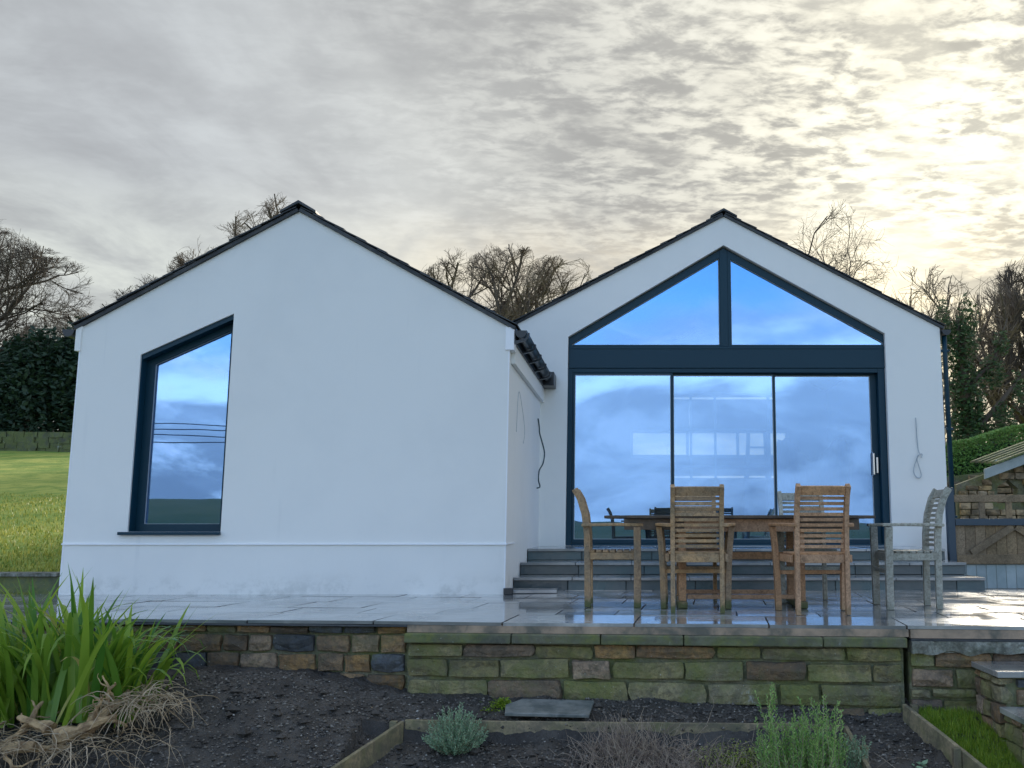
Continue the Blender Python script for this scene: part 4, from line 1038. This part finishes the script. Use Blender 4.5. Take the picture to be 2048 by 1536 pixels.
# ================================================================== TREES
def bare_tree(x, y, z, H_, spread, seed, label, m=M['bark'], levels=5, split=(4, 6), twig=.0085, wander=.16, r0=None, upk=.07, wid=.42, bole=.30, base=.22, dens=1.0, group='bare winter trees behind the house'):
    """limbs fork again and again inside a rounded, slightly lumpy crown"""
    r = random.Random(seed); e = empty('bare_tree', (x, y, z)); tag(e, label, 'tree', group)
    tk, br, tw = MB(), MB(), MB(); r0 = r0 or H_ * .024; cz, rz, rw = H_ * (base + 1) / 2, H_ * (1 - base) / 2, H_ * wid
    def out(p):
        q = Vector((p.x / rw, p.y / rw, (p.z - cz) / rz)); l_ = q.length
        if q.z < 0: l_ = math.hypot(q.x, q.y)
        if l_ < 1e-3: return False
        u = q / l_; return l_ > .97 + .22 * noise3(u.x * 2.6 + seed, u.y * 2.6, u.z * 2.6) and p.z > H_ * base
    def grow(p, d, L, rad, lev):
        n = 6 if lev < 3 else 3; pts = [p]; rs = [rad]; e_ = rad * (.5 if lev < levels else .4)
        for k in range(n):
            d = (d + Vector((r.gauss(0, wander * (.5 if lev == 0 else 1)), r.gauss(0, wander * (.5 if lev == 0 else 1)), r.gauss(0, wander * .8) + (upk if lev in (1, 2) else upk * .4)))).normalized()
            q = pts[-1] + d * L / n
            if lev and out(q): break
            pts.append(q); rs.append(rad + (e_ - rad) * (k + 1) / n)
        if len(pts) < 2: return
        (tk if lev == 0 else br if lev < 3 else tw).tube(pts, rs, 7 if lev == 0 else 5 if lev < 3 else 3, cap=False)
        if lev >= levels: return
        n = len(pts) - 1; cnt = r.randint(*split) + (4 if lev == 0 else 0)
        for c_ in range(cnt):
            f = (bole if lev == 0 else .15); f = min(f + (1 - f) * (c_ + r.random()) / cnt, .999) * n; k = int(f); q = pts[k].lerp(pts[k + 1], f - k)
            a = (c_ * 2.4 + r.uniform(-.5, .5)) if lev == 0 else r.uniform(0, 6.283); o1 = d.orthogonal().normalized(); o2 = d.cross(o1); ang = spread * r.uniform(.55, 1.35)
            dd = (d * math.cos(ang) + (o1 * math.cos(a) + o2 * math.sin(a)) * math.sin(ang)).normalized()
            grow(q, dd, (H_ * .40 if lev == 0 else L * .60) * r.uniform(.75, 1.2), max(twig, rs[k] * .60), lev + 1)
    grow(Vector((0, 0, 0)), Vector((r.gauss(0, .03), 0, 1)), H_ * .72, r0, 0)
    tk.build('trunk', M['bark'], e, fix=False); br.build('branches', M['bark'], e, fix=False); tw.build('crown', m, e, fix=False)
    return e
def ht(x, y, top): z = field_z(x, y) - .2; return z, top - z
for (x, y, top, sp, sd_, lab, mm, kw) in (
    (-31.2, 45, 14.9, .75, 11, 'tall wide bare tree at the left edge above the evergreens', M['bark'], dict(wid=.50, base=.12, split=(5, 7))),
    (-27.6, 47, 11.4, .80, 12, 'shorter bare tree just right of the tall one at the left edge', M['bark_warm'], dict(wid=.40, base=.1)),
    (-24.9, 46, 12.4, .85, 13, 'gnarled bare tree just left of the left roof eaves', M['bark'], dict(wander=.26, wid=.42, base=.2)),
    (-22.0, 47, 13.2, .85, 14, 'gnarled bare tree whose top is cut by the left roof slope', M['bark'], dict(wander=.26, wid=.42, base=.2)),
    (-20.6, 48, 15.9, .75, 15, 'bare tree top showing low behind the left roof slope', M['bark_warm'], dict(wid=.26)),
    (-18.3, 48, 17.2, .75, 16, 'bare tree top showing just left of the left ridge', M['bark_warm'], dict(wid=.20)),
    (-7.9, 44, 13.5, .70, 17, 'leftmost bare tree in the dip between the two gables', M['bark_warm'], dict(wid=.30, split=(4, 5))),
    (-6.0, 45, 14.0, .70, 18, 'tallest bare tree in the dip between the two gables', M['bark_warm'], dict(wid=.30, split=(4, 5))),
    (-3.7, 45, 13.4, .70, 19, 'rounded bare tree at the right of the dip between the gables', M['bark_warm'], dict(wid=.29, split=(4, 5))),
    (9.4, 45, 16.2, .80, 20, 'airy bare tree rising behind the right roof slope', M['bark'], dict(wander=.22, wid=.21, base=.45, r0=.17, bole=.5, split=(4, 5)))):
    z, h = ht(x, y, top); bare_tree(x, y, z, h, sp, sd_, lab, mm, **kw)
# right hand side, nearer
for (x, y, top, sp, sd_, lab, mm, kw) in (
    (11.6, 36, 10.8, .80, 22, 'spreading bare tree entwined with the ivy covered trunk right of the house', M['bark_warm'], dict(wid=.27, base=.35, r0=.16, levels=4, split=(6, 7), twig=.012)),
    (14.0, 37, 10.2, .50, 23, 'slender bare ash with fine upswept branches right of the ivy tree', M['bark_warm'], dict(wid=.30, base=.2, wander=.10, upk=.12, levels=4, split=(5, 6), twig=.010)),
    (16.6, 38, 12.0, .75, 24, 'bare tree cut off by the right edge of the picture', M['bark'], dict(wid=.28, base=.25, levels=4, split=(6, 8), twig=.012))):
    bare_tree(x, y, .5, top - .5, sp, sd_, lab, mm, **kw)
for i, (x, y, top) in enumerate(((12.0, 33, 4.6), (13.3, 31, 4.0), (15.0, 33, 5.0))):
    bare_tree(x, y, .4, top - .4, .75, 60 + i, ('low tangled thorn bush behind the hedge below the ivy tree', 'smallest bare thorn bush just above the hedge', 'bare thorn bush above the hedge at the right edge')[i], M['bark_warm'], levels=4, wander=.3, twig=.010, wid=.5, base=.1, bole=.1, split=(5, 6), group='bare bushes behind the hedge')
def leafy(name, x, y, z, blobs, n, size, m, seed, label, cat='tree', group=None, trunk=None):
    r = random.Random(seed); e = empty(name, (x, y, z)); tag(e, label, cat, group); b = MB()
    tot = sum(q[3] * q[4] * q[5] for q in blobs)
    for (bx, by, bz, rx_, ry_, rz_) in blobs:
        for _ in range(int(n * rx_ * ry_ * rz_ / tot)):
            d = Vector((r.gauss(0, 1), r.gauss(0, 1), r.gauss(0, 1))).normalized(); q = r.random() ** .35
            lump = 1 + .28 * noise3(d.x * 2.3 + bx, d.y * 2.3, d.z * 2.3 + seed) + .18 * noise3(d.x * 6, d.y * 6 + bx, d.z * 6)
            p = Vector((bx + d.x * rx_ * q * lump, by + d.y * ry_ * q * lump, bz + d.z * rz_ * q * lump)); s_ = size * r.uniform(.5, 1.4)
            a = Vector((r.gauss(0, 1), r.gauss(0, 1), r.gauss(0, .6))).normalized(); c_ = a.orthogonal().normalized(); k = len(b.v)
            b.v += [tuple(p - a * s_), tuple(p + c_ * s_ * .5), tuple(p + a * s_), tuple(p - c_ * s_ * .5)]; b.f.append((k, k + 1, k + 2, k + 3))
    b.build('crown' if cat == 'tree' else 'foliage', m, e, fix=False)
    for tr_ in (trunk or []): MB().tube(*tr_, 7).build('trunk', M['bark'], e)
    return e
for i, (x, y, top, w_) in enumerate(((-34.0, 45.2, 7.9, 2.6), (-30.4, 44.4, 8.0, 2.5), (-27.6, 44.0, 9.4, 1.8), (-25.6, 44.6, 10.0, 1.6))):
    z = field_z(x, y) - .2; h = top - z
    leafy('evergreen_tree', x, y, z, [(0, 0, h * .45, w_, 1.6, h * .5), (w_ * .3, 0, h * .72, w_ * .6, 1.2, h * .32), (-w_ * .4, .2, h * .6, w_ * .6, 1.2, h * .35)], 11000, .13, M['evergreen'], 31 + i,
          ('dark evergreen at the far left edge of the field', 'dark broad evergreen second from the left above the field wall', 'dark evergreen third from the left above the field wall', 'tallest dark evergreen, next to the left corner of the house')[i], group='dark evergreens above the field', trunk=[([(0, 0, 0), (0, 0, h * .6)], [.2, .08])])
# ivy covered tree right of the house
leafy('ivy_tree', 10.2, 30, .3, [(0.2, 0, 2.0, .75, .7, 2.2), (.1, 0, 4.2, .55, .5, 1.3), (-.05, 0, 5.9, .55, .5, .9), (-.55, 0, 6.6, .28, .3, .8), (.25, 0, 6.75, .32, .3, .75), (.95, 0, 5.1, .42, .3, .55), (1.25, 0, 6.0, .28, .3, .45), (1.15, 0, 3.4, .45, .4, .8), (1.7, 0, 4.5, .22, .25, .6), (.5, 0, 1.2, .9, .7, 1.2)], 15000, .075, M['ivy'], 51,
      'tree smothered in dark ivy standing right of the house', group=None, trunk=[([(.1, 0, 0), (.1, 0, 3.5), (0, 0, 6.2), (-.1, 0, 6.8)], [.25, .2, .12, .04]), ([(.1, 0, 3.0), (1.2, 0, 4.2), (2.2, 0, 5.4)], [.12, .08, .03]), ([(0, 0, 4.5), (1.0, 0, 5.4), (1.5, 0, 6.8)], [.1, .07, .02])])

# ================================================================== RIGHT BACKGROUND: hedge, outbuilding, gate
MB_ = MB()
hg = empty('hedge', (8, 19.5, 1.4)); tag(hg, 'clipped green hedge on top of the stone wall beyond the gate', 'hedge')
r = random.Random(8); b = MB()
for _ in range(26000):
    x = r.uniform(-2.0, 4.0); zt = .93 + .27 * (x + 1.5) + .06 * noise3(x * 2, 0, 0); y = r.uniform(-.5, .5); z = r.uniform(.12 + .20 * (x + 1.5), zt)
    if r.random() < .75: 
        if r.random() < .5: y = -.5 + abs(r.gauss(0, .05)) + .06 * noise3(x * 3, 1, z * 3)
        else: z = zt - abs(r.gauss(0, .05))
    a = Vector((r.gauss(0, 1), r.gauss(0, 1), r.gauss(0, 1))).normalized(); c_ = a.orthogonal().normalized(); s_ = .032 * r.uniform(.5, 1.3); k = len(b.v); p = Vector((x, y, z))
    b.v += [tuple(p - a * s_), tuple(p + c_ * s_ * .6), tuple(p + a * s_), tuple(p - c_ * s_ * .6)]; b.f.append((k, k + 1, k + 2, k + 3))
b.build('foliage', M['hedge'], hg, fix=False)
MB().prism([(-2, .1), (4, 1.25), (4, 1.75), (-2, .62)], -.36, .4).build('hedge_core', M['evergreen'], hg)
sw = empty('stone_wall', (7.9, 18.9, -.4)); tag(sw, 'stone boundary wall under the hedge beyond the wooden gate', 'wall')
MB().prism([(-1.9, 0), (4, 0), (4, 2.7), (-1.9, 1.98)], .06, .4).build('mortar', M['mortar'], sw)
r = random.Random(5); z = 1.2
while z < 2.5:
    h = r.uniform(.09, .13); x = -1.9
    while x < .9:
        L = r.uniform(.16, .34)
        if z + h < 1.98 + (x + 1.9) * .122: link('stone', r.choice(ST['shed_stone']), sw, (x + L / 2, .03, z + h / 2), (0, R(-1), 0), (L - .02, .10, h - .02))
        x += L
    z += h
ob = empty('outbuilding', (6.35, 16.2, -.4)); tag(ob, 'low stone outbuilding with a mossy pitched roof and pale fascia beyond the gate', 'outbuilding')
holes = [[(-.34, 1.42), (-.02, 1.42), (.02, 1.66), (-.14, 1.80), (-.32, 1.70)], [(.62, 1.35), (.86, 1.35), (.86, 1.80), (.62, 1.80)], [(1.02, 1.35), (1.10, 1.35), (1.10, 1.8), (1.02, 1.8)]]
wall_with_holes('wall', [(-1.0, 0), (4.0, 0), (4.0, 3.55), (-1.0, 1.72)], holes, .10, .30, M['mortar'], ob)
r = random.Random(6); z = .9
while z < 2.9:
    h = r.uniform(.075, .115); x = -.98
    while x < 3.0:
        L = r.uniform(.12, .26); xm = x + L / 2
        hit = any(x + L > min(p[0] for p in q) - .01 and x < max(p[0] for p in q) + .01 and z + h > min(p[1] for p in q) - .01 and z < max(p[1] for p in q) for q in holes)
        if z + h < 1.72 + (x + 1) * .366 - .02 and not hit and not (.30 < xm < .56):
            link('stone', r.choice(ST['shed_stone']), ob, (xm, .07, z + h / 2), (0, 0, 0), (L - .016, .10, h - .014))
        x += L
    z += h
MB().box(.16, .30, -.08, .015, 0, 2.02).build('post_and_dark_gap', M['gate_wood'], ob, .005); MB().box(.34, .54, .02, .099, .9, 2.08).build('post_and_dark_gap', M['black'], ob, .005)  # timber post, then a black panel painting the dark gap beside it
MB().prism([(-.66, 1.80), (3.2, 3.21), (3.2, 3.37), (-.66, 1.96)], -.28, -.24).build('fascia', M['gate_grey'], ob)
for k in range(5):
    y0_ = -.34 + k * .26; zo = .010 + k * .022; x = -.45
    while x < 3.2:
        L = r.uniform(.26, .36); z0 = 1.965 + (x + .66) * .366 + zo
        MB().prism([(x, z0), (x + L - .012, z0 + (L - .012) * .366), (x + L - .012, z0 + (L - .012) * .366 + .03), (x, z0 + .03)], y0_, y0_ + .30).build('slate', M['backwall_stone'], ob); x += L

ga = empty('timber_gate', (3.80, 11.72, -.12)); tag(ga, 'brown braced timber gate and fence panel right of the entrance steps', 'gate')
z0g = .12
W3 = 3.0
MB().box(.0, W3, -.02, .02, .93 + z0g, 1.015 + z0g).build('top_rail', M['gate_wood'], ga, .004)
MB().box(.0, W3, -.045, .015, .655 + z0g, .735 + z0g).build('middle_rail', M['gate_dark'], ga, .004)
for x in (.30, .62, .98, 1.35, 1.8): MB().box(x, x + .07, -.015, .015, .736 + z0g, .929 + z0g).build('baluster', M['gate_wood'], ga, .003)
x = .0; r = random.Random(2)
while x < W3: MB().box(x, x + .118, .0, .022, .20 + z0g, .654 + z0g).build('panel_board', M['gate_wood'], ga, .003); x += .122
x = .0
while x < W3: MB().box(x, x + .112, -.004, .018, -.08 + z0g, .205 + z0g - .006).build('skirt_board', M['gate_grey'], ga, .003); x += .117
MB().box(0, W3, -.038, -.006, .205 + z0g, .315 + z0g).build('bottom_rail', M['gate_wood'], ga, .004)
for (xa, xb) in ((.68, .18), (.72, 1.22), (1.95, 1.45), (2.0, 2.5)): MB().bar((xa, -.022, .64 + z0g), (xb, -.022, .33 + z0g), .026, .085, (0, 0, 1)).build('brace', M['gate_wood'], ga, .003)
MB().box(-.02, W3, -.06, .0, -.24 + z0g, -.085 + z0g).build('kick_board', M['gate_dark'], ga, .004)
MB().box(-.09, -.005, -.045, .045, -.2 + z0g, 1.1 + z0g).build('gate_post', M['gate_dark'], ga, .005)
lt = MB().box(0, .9, -.05, .05, -.02, .07).build('timber_sleeper', M['timber'], bevel=.006); lt.location = (3.98, 10.05, .0); lt.rotation_euler = (0, 0, R(-14))
tag(lt, 'short mossy timber sleeper lying on the patio below the gate', 'sleeper')
MB_ = grid('yard', frange(3.4, 40, 20), frange(10.9, 24, 12), lambda x, y: -.22, M['joint'])

# ================================================================== mirrored in the glass: overhead wires and far trees behind the camera
for i, (x, y, h, lab) in enumerate(((-95, -175, 9.0, 'largest round tree on the far hillside mirrored low in the left window'), (-125, -180, 5.0, 'small round tree left of the largest one on the hillside mirrored in the left window'), (-70, -260, 6.0, 'distant tree on the hillside mirrored at the right of the left window'), (60, -260, 7, 'distant tree mirrored low in the right sliding door pane'))):
    z = land_z(x, y) - .2
    leafy('far_tree', x, y, z, [(0, 0, h * .6, h * .46, h * .36, h * .4), (h * .35, 0, h * .45, h * .3, h * .3, h * .3)], 2500, h * .05, M['hedge'], 70 + i, lab, group='hillside trees mirrored in the glass', trunk=[([(0, 0, 0), (0, 0, h * .5)], [.3, .15])])
wl = ('lowest', 'second lowest', 'second highest', 'highest')
for i, (dzw, sg) in enumerate(((0, 1.0), (.22, 1.5), (.62, 1.2), (.80, 1.6))):
    pts = [(x, -14 - .3 * i, 5.0 + dzw - sg * (1 - ((x + 20) / 12.5) ** 2) - .10 * (x + 20)) for x in frange(-32.5, -7.5, 24)]
    o = MB().tube(pts, .016, 4).build('overhead_wire', M['black']); tag(o, wl[i] + ' of the overhead wires mirrored in the left window', 'wire', 'overhead wires mirrored in the window')
pole = empty('utility_pole', (-7.4, -14.4, land_z(-7.4, -14.4))); tag(pole, 'timber pole behind the viewer carrying the overhead wires', 'pole')
MB().tube([(0, 0, -.5), (0, 0, 9.0)], [.14, .10], 10).build('pole', M['timber'], pole); MB().box(-.06, .06, -.7, .7, 7.6, 7.72).build('cross_arm', M['timber'], pole)
